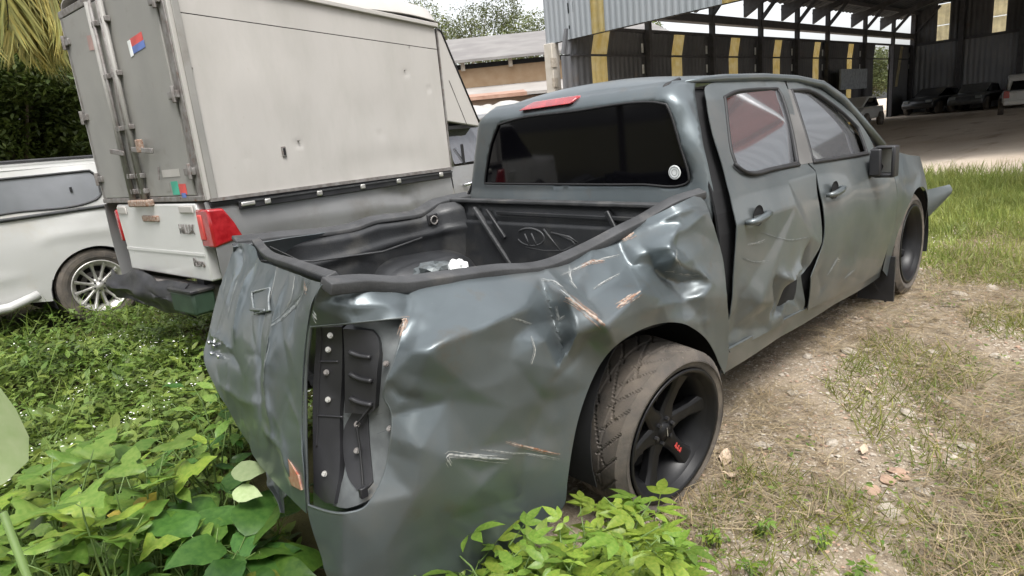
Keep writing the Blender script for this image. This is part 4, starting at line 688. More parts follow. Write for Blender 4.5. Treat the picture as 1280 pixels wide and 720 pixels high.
# cab
cp=[(2.24,1.19),(2.25,1.56),(2.32,1.64),(3.05,1.66),(3.2,1.60),(3.75,1.10),(3.3,1.15)]
MB().prism(cp,-.70,.70,lambda a,b,d:(a,d,b)).build('cab_roof',M['silver'],hil,bevel=.04)
for sg in(-1,1):
    gl_=MB().prism([(2.30,1.22),(2.29,1.46),(2.36,1.54),(2.95,1.56),(3.35,1.24)],-.005,.005,lambda a,b,d,sg=sg:(a,sg*(.862-(b-1.2)*.35)+d,b)).build('side_window',M['glass2'],hil)
    MB().tube([(2.26,sg*.85,1.2),(2.27,sg*.80,1.50),(2.36,sg*.76,1.60),(2.98,sg*.75,1.61),(3.42,sg*.86,1.21)],.028,8).build('window_frame',M['silver'],hil,smooth=True)
    MB().box((3.3,sg*.98,1.25),(.09,.16,.16)).build('mirror',M['black'],hil,bevel=.03)
MB().box((2.42,-.86,1.30),(.02,.02,.18)).build('window_guide',M['rubber'],hil)
# cargo box
Wb=.875
def quad(name,pts,m,th=.02,bev=0): return MB().add(pts,[(0,1,2,3)]).build(name,m,hil)
zb=lambda x:1.215-.02*x/2.2
zt=lambda x:2.40+.18*(1-x/2.24)     # height where the roof moulding starts, rising to the back
bxc=[(x,z,Wb-.004*0) for x in(0,1.1,2.24) for z in(1.2,1.8,2.4)]
bx=Panel((0,0,0),(0,-1,0),bxc,[([(.69,1.52),(.73,1.515),(.75,1.53)],-.02,.010,'v'),([(1.80,1.99),(1.84,2.005),(1.86,1.99)],-.012,.014,'v'),([(2.05,1.88),(2.09,1.87)],-.012,.014,'v'),([(.30,1.44),(.33,1.455)],-.010,.012,'v'),([(1.45,1.53),(1.52,1.535)],-.008,.012,'v'),([(1.88,2.2),(1.90,2.21)],-.01,.01,'v'),([(1.0,1.30),(1.5,1.33),(2.0,1.30)],-.006,.10,'g'),([(.2,2.0),(.9,1.8)],.006,.2,'g'),([(1.2,1.7),(1.9,1.6)],-.006,.2,'g'),([(1.19,1.235),(1.23,1.24)],-.008,.012,'v')],rand=0)
seam=lambda x:2.350-.0645*x
lowp=bx.sheet('side_panel',[(.035,zb(0)+.004),(2.225,zb(2.2)+.004),(2.225,seam(2.225)-.003),(.035,seam(.035)-.003)],[],M['box'],hil,.03,.004)
bx.sheet('side_panel',[(.035,seam(.035)+.003),(2.225,seam(2.225)+.003),(2.225,zt(2.225)),(.035,zt(.035))],[],M['box'],hil,.05,.004)
bx.sheet('side_panel',[(.035,zb(0)),(2.225,zb(2.2)),(2.225,zt(2.2)),(.035,zt(0))],[],M['box'],hil,.2,.004,mirror=True)
MB().box((1.1,0,1.80),(2.1,1.70,1.14)).build('box_core',M['dark'],hil)
MB().prism([(.6,0)][:0]+[(.572,1.435),(.604,1.435),(.604,1.505),(.572,1.505)],-Wb-.012,-Wb+.002,lambda a,b,d:(a,d,b)).build('vent_plate',M['steel'],hil,bevel=.003)
MB().box((.588,-Wb-.014,1.47),(.014,.006,.045)).build('vent_slot',M['dark'],hil)
for p in((.05,2.02,.012),(.72,1.536,.006),(1.82,2.03,.004),(1.905,2.215,.004)): MB().box((p[0],-Wb-.004,p[1]),(p[2]*2,.012,p[2])).build('side_mark',M['steel'],hil)
# mouldings along roof, front edge, bottom edge
for sg in(-1,1):
    MB().bar((.03,sg*(Wb+.012),zt(.03)+.0),(2.25,sg*(Wb+.012),zt(2.25)),.03,.035).build('roof_moulding',M['box'],hil,bevel=.006)
    MB().bar((.0,sg*(Wb+.004),zb(0)-.006),(2.235,sg*(Wb+.004),zb(2.2)-.010),.03,.022).build('bottom_edge',M['steel'],hil)
    MB().bar((2.23,sg*(Wb+.002),1.20),(2.245,sg*(Wb+.002),zt(2.24)),.012,.014,(0,1,0)).build('front_seam',M['steel'],hil)
def rf(u,v):
    y=(Wb+.02)*(2*v-1);x=.0+2.27*u;k=min(1,(1-abs(2*v-1))/.16);e=min(1,(1-u)/.06);zz_=zt(x)+.02+.13*(1-(1-k)**2)**.5*(1-(1-e)**2)**.5+.02*math.sin(u*9);return x,y,zz_
gm('box_roof',rf,40,30,M['box'],hil,.01)
nose_=[(2.25,zt(2.25)-.02),(2.30,2.36),(2.46,2.02),(2.68,1.56),(2.66,1.535),(2.25,1.60)]
MB().prism(nose_,-Wb,Wb,lambda a,b,d:(a,d,b)).build('box_nose',M['box'],hil,bevel=.01)
for sg in(-1,1):
    MB().tube([(x,sg*(Wb+.002),z) for x,z in nose_[:4]],.009,6).build('nose_edging',M['rubber'],hil,smooth=True)
    MB().bar((2.33,sg*(Wb+.003),1.95),(2.50,sg*(Wb+.003),1.56),.004,.004,(0,1,0)).build('nose_seam',M['steel'],hil)
MB().box((2.46,0,1.545),(.44,1.7,.03)).build('nose_floor',M['black'],hil)
# rear doors
for y0,y1 in((.80,.125),(.095,-.755)):
    zt0=2.60
    d=MB().box((-.012,(y0+y1)/2,(1.245+zt0)/2),(.03,abs(y1-y0),zt0-1.245)).build('cargo_door',M['boxgrey'],hil,bevel=.006)
    for zz_ in(1.40,1.876,2.43):
        yh=y0+.01 if y0>.5 else y1-.01
        q=MB().box((-.036,yh,zz_),(.02,.13,.045)).tube([(-.045,yh+(.02 if y0>.5 else -.02),zz_-.05),(-.045,yh+(.02 if y0>.5 else -.02),zz_+.05)],.016,8).build('hinge',M['steel'],d,bevel=.003)
for sg in(-1,1):
    MB().box((.0,sg*.815,1.92),(.05,.07,1.40)).build('door_post',M['steel'],hil,bevel=.006)
    MB().box((.012,sg*.866,1.92),(.06,.028,1.42)).build('corner_strip',M['box'],hil,bevel=.004)
    MB().box((.030,sg*.885,1.90),(.045,.012,1.40)).build('corner_strip',M['boxgrey'],hil,bevel=.003)
MB().box((.0,0,1.225),(.06,1.72,.035)).build('door_sill',M['steel'],hil,bevel=.004);MB().box((.0,0,2.63),(.06,1.72,.05)).build('door_header',M['steel'],hil,bevel=.004)
for y in(.20,.15,.02,-.03):
    big=y in(.20,-.03);r=MB().tube([(-.055,y,1.235),(-.055,y,2.60)],.017 if big else .011,10).build('lock_rod',M['steel'] if not big else M['boxgrey'],hil,smooth=True)
for z in(1.29,1.40,1.74,2.1,2.45):
    MB().box((-.045,.175,z),(.035,.12,.035)).build('rod_bracket',M['steel'],hil,bevel=.004);MB().box((-.045,-.005,z),(.035,.12,.035)).build('rod_bracket',M['steel'],hil,bevel=.004)
MB().bar((-.075,.10,1.565),(-.075,.34,1.595),.012,.035).build('door_handle',M['steel'],hil,bevel=.004);MB().bar((-.075,-.05,1.585),(-.075,-.38,1.555),.012,.035).build('door_handle',M['steel'],hil,bevel=.004)
MB().box((-.07,-.18,1.60),(.03,.07,.09)).build('handle_catch',M['rust'],hil,bevel=.006)
MB().tube([(-.04,-.33,1.45),(-.05,-.32,1.36)],.006,6).build('hanging_pin',M['steel'],hil)
MB().box((-.05,.07,1.205),(.06,.34,.05)).build('lock_keeper',M['rust'],hil,bevel=.01)
def stick(name,y,z,w,h,m,roll=.12,x=-.029):
    o=MB().box((0,0,0),(.0016,w,h)).build(name,m,hil);o.location=(x,y,z);o.rotation_euler=(roll,0,0);return o
stick('sticker',-.39,2.26,.20,.055,M['red'],-.08);stick('sticker',-.40,2.215,.20,.045,M['blue'],-.08,-.0295);stick('sticker',-.28,2.225,.05,.10,M['sticker'],-.08,-.030)
stick('faded_sticker',.36,2.36,.10,.10,mat('faded red print',(.34,.22,.20),rough=.6));stick('paper_label',-.33,2.56,.30,.05,M['box'],.1);stick('faded_sticker',-.34,2.585,.16,.03,M['red'],.1,-.0295)
stick('paper_label',-.47,1.40,.26,.05,M['box'],0);stick('sticker',-.49,1.30,.10,.09,M['green'],0);stick('sticker',-.60,1.29,.10,.07,M['red'],0);stick('sticker',-.60,1.25,.06,.03,M['blue'],0,-.0305);stick('paper_label',-.38,1.31,.07,.06,M['boxgrey'],0)
# ============================================================ white canopy pickup at the left
suv=thing('canopy_pickup','white pickup with a window canopy over its bed, parked at the left edge','pickup truck',(-.85,6.3,-.05),rad(188))
sc=[(x,z,h) for x in(-1.2,0,1.2,3.0) for z,h in((.4,.84),(.6,.875),(.9,.89),(1.1,.885),(1.17,.865))]
sc2=[(x,z,h) for x in(-1.2,0,1.2,3.0) for z,h in((1.16,.870),(1.35,.862),(1.5,.845),(1.60,.81))]
ar=[(0+.425*math.cos(t),.36+.425*math.sin(t)) for t in np.linspace(-.1,PI+.1,18)]
arf=[(3.15+.42*math.cos(t),.36+.42*math.sin(t)) for t in np.linspace(-.1,PI+.1,18)]
for s in(0,1):
    sd_=Panel((0,0,0),(0,-1,0),sc,[([(.5,.9),(.3,.95),(-.3,.93)],.012,.06,'g'),([(.55,.62),(1.2,.62),(2.4,.62)],.012,.05,'g')]);u_=Panel((0,0,0),(0,-1,0),sc2)
    sd_.sheet('body_side',[(-1.15,.5),(-1.18,1.17),(1.05,1.13),(1.05,.42)]+ar,[],M['white'],suv,.04,mirror=not s)
    for dx0,dx1 in((1.06,1.95),(1.96,2.85)):
        d=sd_.sheet('door',[(dx0,.42),(dx0,1.13),(dx1,1.12),(dx1,.42)],[],M['white'],suv,.06,mirror=not s)
        sg=1 if not s else -1
        MB().tube([(dx0+.06,sg*.885,.95),(dx0+.09,sg*.93,.955),(dx0+.24,sg*.93,.96),(dx0+.27,sg*.885,.96)],.016,8).build('handle',M['white'],d,smooth=True)
    sd_.sheet('front_wing',[(2.86,.44),(2.86,1.12),(3.9,.98),(4.02,.6),(3.9,.4)]+arf[2:-2],[],M['white'],suv,.05,mirror=not s)
    wn=[(1.45,1.535),(.6,1.53),(-.16,1.535),(-.205,1.48),(-.205,1.29),(-.15,1.245),(.6,1.215),(1.45,1.18)]
    cn=u_.sheet('canopy_side',[(-1.1,1.17),(-1.0,1.60),(-.3,1.605),(1.5,1.60),(1.5,1.135),(.2,1.165)],[wn],M['white'],suv,.04,mirror=not s)
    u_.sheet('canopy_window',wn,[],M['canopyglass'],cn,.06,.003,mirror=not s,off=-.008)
    q=u_.xyz([tuple(p) for p in resample(wn+[wn[0]],.03,False)],-.002);q=q if s else q*np.array([1,-1,1]);MB().tube([tuple(p) for p in q],.012,6,False).build('window_seal',M['rail'],cn,smooth=True)
    bl=u_.xyz([(x,1.18-.03*0-.0*x) for x in np.linspace(-1.12,1.5,12)],.004);bl[:,2]=[1.175-.028*0 if False else 1.178-.030*(x+1.1)/2.6 for x in np.linspace(-1.12,1.5,12)];bl=bl if s else bl*np.array([1,-1,1]);MB().tube([tuple(p) for p in bl],.018,8).build('belt_seal',M['rail'],suv,smooth=True)
    sg=1 if not s else -1
    MB().box((.05,sg*.858,1.37),(.02,.02,.045)).build('window_catch',M['black'],cn)
    MB().prism([(1.50,1.14),(1.5,1.60),(2.3,1.60),(3.0,1.12)],-.008,.008,lambda a,b,d,sg=sg:(a,sg*(.868-(b-1.14)*.13)+d,b)).build('cab_window',M['glass'],suv)
    MB().tube([(-.95,sg*.66,1.66),(-.3,sg*.655,1.675),(.8,sg*.65,1.685),(1.4,sg*.65,1.68)],.016,8).build('roof_bar',M['black'],suv,smooth=True)
    MB().box((-1.14,sg*.76,.98),(.06,.20,.34)).build('tail_lamp',M['redlens'],suv,bevel=.03)
    MB().tube([(.55,sg*.90,.42),(.8,sg*.93,.36),(2.5,sg*.93,.36),(2.7,sg*.9,.42)],.045,10).build('side_step',M['white'],suv,smooth=True)
def srf(u,v):
    y=.812*(2*v-1);x=-1.02+3.4*u;return x,y,1.60+.07*(1-abs(2*v-1)**3)-.03*abs(2*u-1)**4
gm('canopy_roof',srf,30,20,M['white'],suv)
MB().prism([(-1.12,.45),(-1.17,1.17),(-1.02,1.58),(-.95,1.58),(-1.05,.45)],-.80,.80,lambda a,b,d:(a,d,b)).build('rear_gate',M['white'],suv,bevel=.02)
MB().box((3.3,0,1.02),(1.4,1.5,.14)).build('bonnet',M['white'],suv,bevel=.06);MB().box((3.95,0,.75),(.14,1.5,.5)).build('front_fascia',M['white'],suv,bevel=.05)
MB().prism([(2.3,1.60),(3.0,1.12),(2.97,1.10),(2.26,1.58)],-.74,.74,lambda a,b,d:(a,d,b)).build('windscreen',M['glass'],suv)
MB().prism([(-1.0,.5),(-1.0,1.1),(3.7,1.0),(3.7,.5)],-.55,.55,lambda a,b,d:(a,d,b)).build('chassis',M['dark'],suv);MB().box((.2,0,1.3),(2.2,1.2,.5)).build('canopy_lining',M['haze'],suv)
MB().bar((0,-.8,.36),(0,.8,.36),.1,.1).build('axle',M['black'],suv)
for x in(0,3.15):
    for y0,y1 in((-.86,-.5),(.86,.5)): gridmesh('wheel_well',well(x,.36,.43,y0,y1),16,2,M['dark'],suv)
for x,s in((0,1),(0,-1),(3.15,1),(3.15,-1)): add_wheel('wheel',(x,s*.755,.37),0,0,.385,.262,.22,M['alloy'],12,suv,out=s,dish=.035,spin=.15,tw=.55)
# ============================================================ tarpaulin-covered heap
tp=MB();nu=30
def tarp(u,v):
    a=u*2*PI;r=min(1,v*1.25);p=Vector((math.cos(a),math.sin(a),0));h=1.62*(1-max(0,(v-.55)/.45)**1.5)+.05*noise.noise(p*2+Vector((0,0,v*3)))
    n=.10*noise.noise(p*3+Vector((0,v*2,3)));return (1.5+n)*r*p.x,(.95+n)*r*p.y,h+.06*noise.noise(Vector((p.x*r*3,p.y*r*3,2)))
o=gridmesh('covered_heap',tarp,60,24,mat('dirty white tarpaulin',(.42,.41,.39),rough=.6,scale=3,col2=(.30,.285,.26),bump=.3,bscale=9),None,.004);o.location=(5.1,5.6,.06);o.rotation_euler=(0,0,.5)
tag(o,'heap covered with a dirty white tarpaulin behind the grey pickup cab','covered heap')
o.scale=(1,1,1.12)
# ============================================================ ground
def ground():
    rs=np.concatenate([np.linspace(.3,8,110),np.linspace(8.2,60,80),np.geomspace(65,900,14)]);th=np.linspace(0,2*PI,300,endpoint=False)
    R,TH=np.meshgrid(rs,th,indexing='ij');cx,cy=-.6,-1.2;x=cx+R*np.cos(TH);y=cy+R*np.sin(TH);z=gz(x,y)
    n=np.array([noise.noise(Vector((a*1.7,b*1.7,0)))*.022+noise.noise(Vector((a*6,b*6,3)))*.011 for a,b in zip(x.ravel(),y.ravel())]).reshape(x.shape)
    damp=np.clip(1-(x-9)/4,0.12,1);z=z+n*damp;z[R>60]=z[R>60]*np.clip(1-(R[R>60]-60)/60,0,1)
    nr,nt=x.shape;v=np.stack([x.ravel(),y.ravel(),z.ravel()],1);i=np.arange(nr-1)[:,None]*nt;j=np.arange(nt)[None];j2=(j+1)%nt
    f=np.stack([i+j,i+nt+j,i+nt+j2,i+j2],-1).reshape(-1,4);c0=len(v);v=np.concatenate([v,[[cx,cy,float(gz(cx,cy))]]]);t3=[(c0,int(k),int((k+1)%nt)) for k in range(nt)]
    me=bpy.data.meshes.new('ground');me.from_pydata(v.tolist(),[],f.tolist()+t3);me.shade_smooth();return me,v
gm_,gv=ground()
m=bpy.data.materials.new('dirt gravel and yard');m.use_nodes=True;t=m.node_tree;n=t.nodes;p=n['Principled BSDF'];l=t.links.new;p.inputs['Roughness'].default_value=.9;p.inputs['Specular IOR Level'].default_value=.2
co=n.new('ShaderNodeTexCoord')
def ns(s,d=8,r=.6,vec=None):
    q=n.new('ShaderNodeTexNoise');q.inputs['Scale'].default_value=s;q.inputs['Detail'].default_value=d;q.inputs['Roughness'].default_value=r;l(vec or co.outputs['Object'],q.inputs['Vector']);return q.outputs['Fac']
def ramp(fac,a,b):
    q=n.new('ShaderNodeMapRange');q.inputs[1].default_value=a;q.inputs[2].default_value=b;l(fac,q.inputs[0]);return q.outputs[0]
def mixc(f,a,b):
    q=n.new('ShaderNodeMix');q.data_type='RGBA';
    if isinstance(f,float):q.inputs[0].default_value=f
    else:l(f,q.inputs[0])
    for k,c in((6,a),(7,b)):
        if isinstance(c,tuple):q.inputs[k].default_value=(*c,1)
        else:l(c,q.inputs[k])
    return q.outputs[2]
d1=mixc(ramp(ns(2.2),.35,.65),(.20,.155,.11),(.34,.28,.205))
d1=mixc(ramp(ns(17),.45,.7),d1,(.39,.325,.25));d1=mixc(ramp(ns(60,4),.56,.66),d1,(.52,.45,.36));d1=mixc(ramp(ns(34,5),.60,.72),d1,(.11,.075,.045))
yard=mixc(ramp(ns(.35),.35,.65),(.46,.375,.29),(.56,.485,.40));
mpn=n.new('ShaderNodeMapping');mpn.inputs['Scale'].default_value=(.35,1.3,1);l(co.outputs['Object'],mpn.inputs[0]);yard=mixc(ramp(ns(1.1,8,.6,mpn.outputs[0]),.55,.70),yard,(.34,.27,.20));yard=mixc(ramp(ns(9),.58,.7),yard,(.60,.54,.47))
soil=mixc(ramp(ns(3),.35,.65),(.045,.038,.018),(.10,.095,.035));gs=mixc(ramp(ns(5),.35,.65),(.14,.15,.05),(.22,.22,.09))
at=n.new('ShaderNodeAttribute');at.attribute_name='zone';se=n.new('ShaderNodeSeparateColor');l(at.outputs['Color'],se.inputs[0])
c=mixc(se.outputs[0],d1,soil);c=mixc(se.outputs[1],c,gs);c=mixc(se.outputs[2],c,yard);l(c,p.inputs['Base Color'])
bb=n.new('ShaderNodeBump');bb.inputs['Strength'].default_value=.7;bb.inputs['Distance'].default_value=.02;l(ns(45,8,.7),bb.inputs['Height']);l(bb.outputs[0],p.inputs['Normal'])
go=new('ground',gm_,m);tag(go,kind='structure',label='ground of dirt, gravel and pale trodden yard')
X_,Y_=gv[:,0],gv[:,1];wob=np.array([noise.noise(Vector((a*.9,b*.9,8))) for a,b in gv[:,:2]])
def zone(x,y,w=0):
    left=sstep(-.2,.5,(y-.25-.30*(x+1.2)*0)+w*.8+np.where(x<-.9,(-.9-x)*1.1,0)-0)   # soil at the left of the truck
    left=left*(1-sstep(2.2,4.5,x)*(y<4))
    grass=sstep(3.1,4.2,x+w*1.2+.25*(y+1))*sstep(10.6,9.9,x+w)*(y<6)
    yard=sstep(10.1,10.8,x+w*.8)
    left=np.maximum(left,sstep(-.35,-1.0,x+w*.5))
    return left,grass,yard
za,zg,zy=zone(X_,Y_,wob);ca=gm_.attributes.new('zone','FLOAT_COLOR','POINT');arr=np.zeros((len(gv),4));arr[:,0]=za;arr[:,1]=zg;arr[:,2]=zy;arr[:,3]=1;ca.data.foreach_set('color',arr.ravel())
# ============================================================ scatter tool
def scatter(name,m,tv,tf,pos,axis,upd,scale,tint,kind='stuff',label=None,parent=None):
    """many copies of one leaf or blade in one mesh; axis = direction of the leaf's x, upd = its normal"""
    pos,axis,upd=map(lambda a:np.asarray(a,float),(pos,axis,upd));N=len(pos);tv=np.array(tv,float)
    ax=axis/(np.linalg.norm(axis,axis=1)[:,None]+1e-9);y=np.cross(upd,ax);y/=np.linalg.norm(y,axis=1)[:,None]+1e-9;z=np.cross(ax,y)
    sc_=np.asarray(scale,float);sc_=sc_[:,None] if sc_.ndim==1 else sc_
    if sc_.shape[1]==1: sc_=np.repeat(sc_,3,1)
    v=pos[:,None]+tv[None,:,0:1]*sc_[:,None,0:1]*ax[:,None]+tv[None,:,1:2]*sc_[:,None,1:2]*y[:,None]+tv[None,:,2:3]*sc_[:,None,2:3]*z[:,None];k=len(tv)
    me=bpy.data.meshes.new(name);v=v.reshape(-1,3);me.vertices.add(len(v));me.vertices.foreach_set('co',v.ravel())
    tf=np.array(tf);F=(tf[None]+np.arange(N)[:,None,None]*k).reshape(-1,tf.shape[1]);me.loops.add(F.size);me.loops.foreach_set('vertex_index',F.ravel().astype(np.int32));me.polygons.add(len(F));me.polygons.foreach_set('loop_start',np.arange(0,F.size,tf.shape[1],dtype=np.int32));me.update(calc_edges=True)
    a=me.attributes.new('tint','FLOAT_COLOR','POINT');tt=np.asarray(tint,float);tt=np.repeat(tt,k,0);a.data.foreach_set('color',np.concatenate([tt,np.ones((len(tt),1))],1).ravel().astype(np.float32));me.shade_smooth()
    o=new(name,me,m,parent)
    if kind:o['kind']=kind
    if label:o['label']=label
    return o
LEAF=([(0,0,0),(.35,.20,.03),(.35,-.20,.03),(.7,.15,.0),(.7,-.15,.0),(1,0,-.10),(.35,0,-.01),(.7,0,-.035)],[(0,6,1),(0,2,6),(1,6,7),(1,7,3),(2,7,6),(2,4,7),(3,7,5),(4,5,7)])
BLADE=([(0,.5,0),(0,-.5,0),(.4,.4,.10),(.4,-.4,.10),(.8,.22,.02),(.8,-.22,.02),(1.05,0,-.12)],[(0,1,2),(1,3,2),(2,3,4),(3,5,4),(4,5,6)])
def rdir(N,el0,el1):
    a=rng.uniform(0,2*PI,N);e=rng.uniform(el0,el1,N);return np.stack([np.cos(a)*np.cos(e),np.sin(a)*np.cos(e),np.sin(e)],1)
def tints(N,lo=.65,hi=1.25,yel=.15):
    b=rng.uniform(lo,hi,N);y=rng.uniform(0,yel,N);return np.stack([b*(1+y),b,b*(1-y)],1)
M['weed']=leafmat('weed leaves',(.068,.130,.024),(.145,.215,.055));M['grass']=leafmat('fresh grass',(.185,.255,.060),(.30,.34,.115),trl=.4);M['dry']=leafmat('dry straw',(.33,.26,.15),(.50,.43,.29),trl=.15)
M['bigleaf']=leafmat('bright plant leaves',(.12,.235,.035),(.23,.33,.07),rough=.38,scale=9);M['bigleaf2']=leafmat('glossy dark leaves',(.045,.12,.025),(.09,.19,.04),rough=.32,scale=9);M['pale']=leafmat('pale leaf underside',(.33,.43,.20),(.42,.50,.27),rough=.5,scale=7)
M['treeleaf']=leafmat('tree leaves',(.05,.085,.022),(.10,.14,.035));M['treeleaf2']=leafmat('pale tree leaves',(.10,.135,.05),(.17,.20,.085));M['palm']=leafmat('yellowing palm leaflets',(.30,.33,.10),(.48,.48,.22),trl=.3,scale=1.5)
M['bark']=mat('bark',(.10,.08,.06),rough=.9,scale=9,var=.3,bump=.5,bscale=20);M['stem']=mat('green stem',(.10,.16,.04),rough=.6);M['flower']=mat('white flower',(.78,.78,.72),rough=.6)
M['stone']=mat('pale stone',(.34,.29,.235),rough=.85,scale=14,col2=(.50,.45,.38),bump=.3,bscale=60);M['stone2']=mat('reddish stone',(.36,.235,.165),rough=.85,scale=12,col2=(.46,.32,.24));M['deadleaf']=mat('dry curled leaf',(.42,.31,.22),rough=.7,scale=20,col2=(.55,.44,.33))
for mm in('weed','grass','dry','bigleaf','bigleaf2','pale','treeleaf','treeleaf2','palm'):pass
# --- weeds at the left of the truck: low mounded growth
def in_truck(x,y):return (x>-1.15)&(x<3.7)&(y>-.85)&(y<.95)
def weedh(x,y):
    nn=np.array([noise.noise(Vector((a*1.3,b*1.3,4))) for a,b in zip(x,y)]);return np.clip(.22+.26*nn,.04,.6)*np.clip((y-.2)/.8,.2,1)
def field(N,x0,x1,y0,y1,dens):
    x=rng.uniform(x0,x1,N);y=rng.uniform(y0,y1,N);k=dens(x,y)>rng.uniform(0,1,N);return x[k],y[k]
def wdens(x,y):
    a=(y>.9)|((x<-1.05)&(y>-.05+ .9*(-1.05-x)*0));b=~in_truck(x,y);hil_=((y>2.15)&(x>-.65)&(y<4));return (a&b)*np.where(hil_,.25,1)*np.where(y>4.9,np.where(x>-2.2,.25,1),1)
x,y=field(78000,-3.2,2.4,-.1,6.3,wdens);hh=weedh(x,y)*np.where(y>4.2,.6,1);N=len(x);z=gz(x,y)+hh*rng.uniform(.35,1.05,N)
nn=np.array([noise.noise(Vector((a*3,b*3,9))) for a,b in zip(x,y)])
tn=tints(N,.6,1.3,.22)*(1+.45*nn[:,None]);ax=rdir(N,-.35,.75);up_=rdir(N,.9,1.5)
scatter('weed_cover',M['weed'],*LEAF,np.stack([x,y,z],1),ax,up_,rng.uniform(.032,.085,N)*np.where(rng.uniform(0,1,N)<.12,1.4,1)*np.where(x<-.6,1.1,.9),tn,label='low leafy weeds beside the trucks')
x,y=field(7000,-3.2,2.4,0,6.3,wdens);N=len(x);z=gz(x,y)+weedh(x,y)*.5
scatter('grass_cover',M['weed'],*BLADE,np.stack([x,y,z],1),rdir(N,.5,1.4),rdir(N,.2,.9),np.stack([rng.uniform(.12,.35,N),rng.uniform(.004,.008,N),rng.uniform(.1,.4,N)],1),tints(N,.9,1.7,.2),label='grass blades standing among the weeds')
x,y=field(2600,-2.4,1.6,.9,4.6,lambda x,y:(~in_truck(x,y))*(np.array([noise.noise(Vector((a*2,b*2,21))) for a,b in zip(x,y)])>.12));N=len(x);z=gz(x,y)+weedh(x,y)*1.08+.015
scatter('white_flowers',M['flower'],*LEAF,np.stack([x,y,z],1),rdir(N,-.2,.6),rdir(N,.9,1.5),rng.uniform(.010,.020,N),np.ones((N,3)),label='small white flowers scattered over the weeds')
# --- grass band beyond the gravel and around
def gdens(x,y):
    a,g,yd=zone(x,y,np.array([noise.noise(Vector((p*.9,q*.9,8))) for p,q in zip(x,y)]));return g*(~in_truck(x,y))
x,y=field(80000,3.2,10.9,-5,3.2,gdens);N=len(x);hgt=rng.uniform(.06,.18,N)*(1+1.3*sstep(8.3,9.9,x))*np.where(x<5,.7,1);nn=np.array([noise.noise(Vector((a*1.2,b*1.2,2))) for a,b in zip(x,y)])
scatter('tall_grass',M['grass'],*BLADE,np.stack([x,y,gz(x,y)-.01],1),rdir(N,.7,1.5),rdir(N,.0,.6),np.stack([hgt,np.full(N,.008)*(1+x*.06),hgt*.8],1),tints(N,.8,1.25,.12)*(1+.35*nn[:,None]),label='long pale grass between the gravel and the yard')
# --- sparse grass and straw over the gravel
def pd(x,y,s=5,sc=1.4,th=0.):return np.array([noise.noise(Vector((a*sc,b*sc,s))) for a,b in zip(x,y)])>th
x,y=field(60000,-1.6,5.5,-3.6,-.55,lambda x,y:(pd(x,y,5,1.3,.02)|((x<.5)&pd(x,y,7,2.2,-.25)))*(y<-.95+.0*x));N=len(x)
scatter('sparse_grass',M['grass'],*BLADE,np.stack([x,y,gz(x,y)-.005],1),rdir(N,.25,1.3),rdir(N,.1,.9),np.stack([rng.uniform(.03,.12,N),rng.uniform(.003,.006,N),rng.uniform(.02,.06,N)],1),tints(N,.5,1.0,.22),label='thin grass growing through the gravel')
x,y=field(50000,-1.6,6,-3.8,-.5,lambda x,y:(pd(x,y,11,1.1,-.12)*(y<-.7)));N=len(x)
scatter('straw',M['dry'],*BLADE,np.stack([x,y,gz(x,y)+rng.uniform(.0,.03,N)],1),rdir(N,-.06,.28),rdir(N,.9,1.5),np.stack([rng.uniform(.05,.24,N)*(1+.5*(y<-1.6)),rng.uniform(.0018,.0042,N),rng.uniform(.03,.12,N)],1),tints(N,.45,1.05,.1),label='dry straw lying over the gravel')
x,y=field(9000,-1.4,4.8,-3.3,-.7,lambda x,y:(pd(x,y,14,1.5,.10)|(x<.0))*(y<-1.0));N=len(x)
scatter('ground_weeds',M['weed'],*LEAF,np.stack([x,y,gz(x,y)+rng.uniform(.005,.06,N)],1),rdir(N,-.2,.5),rdir(N,.9,1.5),rng.uniform(.012,.035,N),tints(N,.8,1.6,.2),label='small weeds rooted in the gravel')
# gravel
OCT=([(1,0,0),(-1,0,0),(0,1,0),(0,-1,0),(.1,.1,.7),(.5,.6,.35),(-.5,.5,.3),(-.6,-.5,.35),(.5,-.6,.3)],[(0,5,4),(5,2,4),(2,6,4),(6,1,4),(1,7,4),(7,3,4),(3,8,4),(8,0,4)])
for nm,mm,N0,s0,s1 in(('gravel','stone',30000,.003,.010),('red_gravel','stone2',8000,.003,.011)):
    x,y=field(N0,-1.4,6.5,-4,-.4,lambda x,y:np.where(pd(x,y,17,1.3,-.1),1,.35)*(~((x>-1.1)&(y>-.8))|(x>.4)&(y<-.5)));N=len(x);s=rng.uniform(s0,s1,N)*(1+.8*(rng.uniform(0,1,N)>.96))*(1+.10*np.clip(x,0,9))
    scatter(nm,M[mm],*OCT,np.stack([x,y,gz(x,y)+.002+np.array([noise.noise(Vector((a*1.7,b*1.7,0)))*.022+noise.noise(Vector((a*6,b*6,3)))*.011 for a,b in zip(x,y)])],1),rdir(N,-.15,.15),rdir(N,1.3,1.5),np.stack([s,s*rng.uniform(.6,1,N),s*rng.uniform(.5,1,N)],1),tints(N,.7,1.15,.04),label='loose pale gravel on the dirt' if nm=='gravel' else 'loose reddish gravel on the dirt')

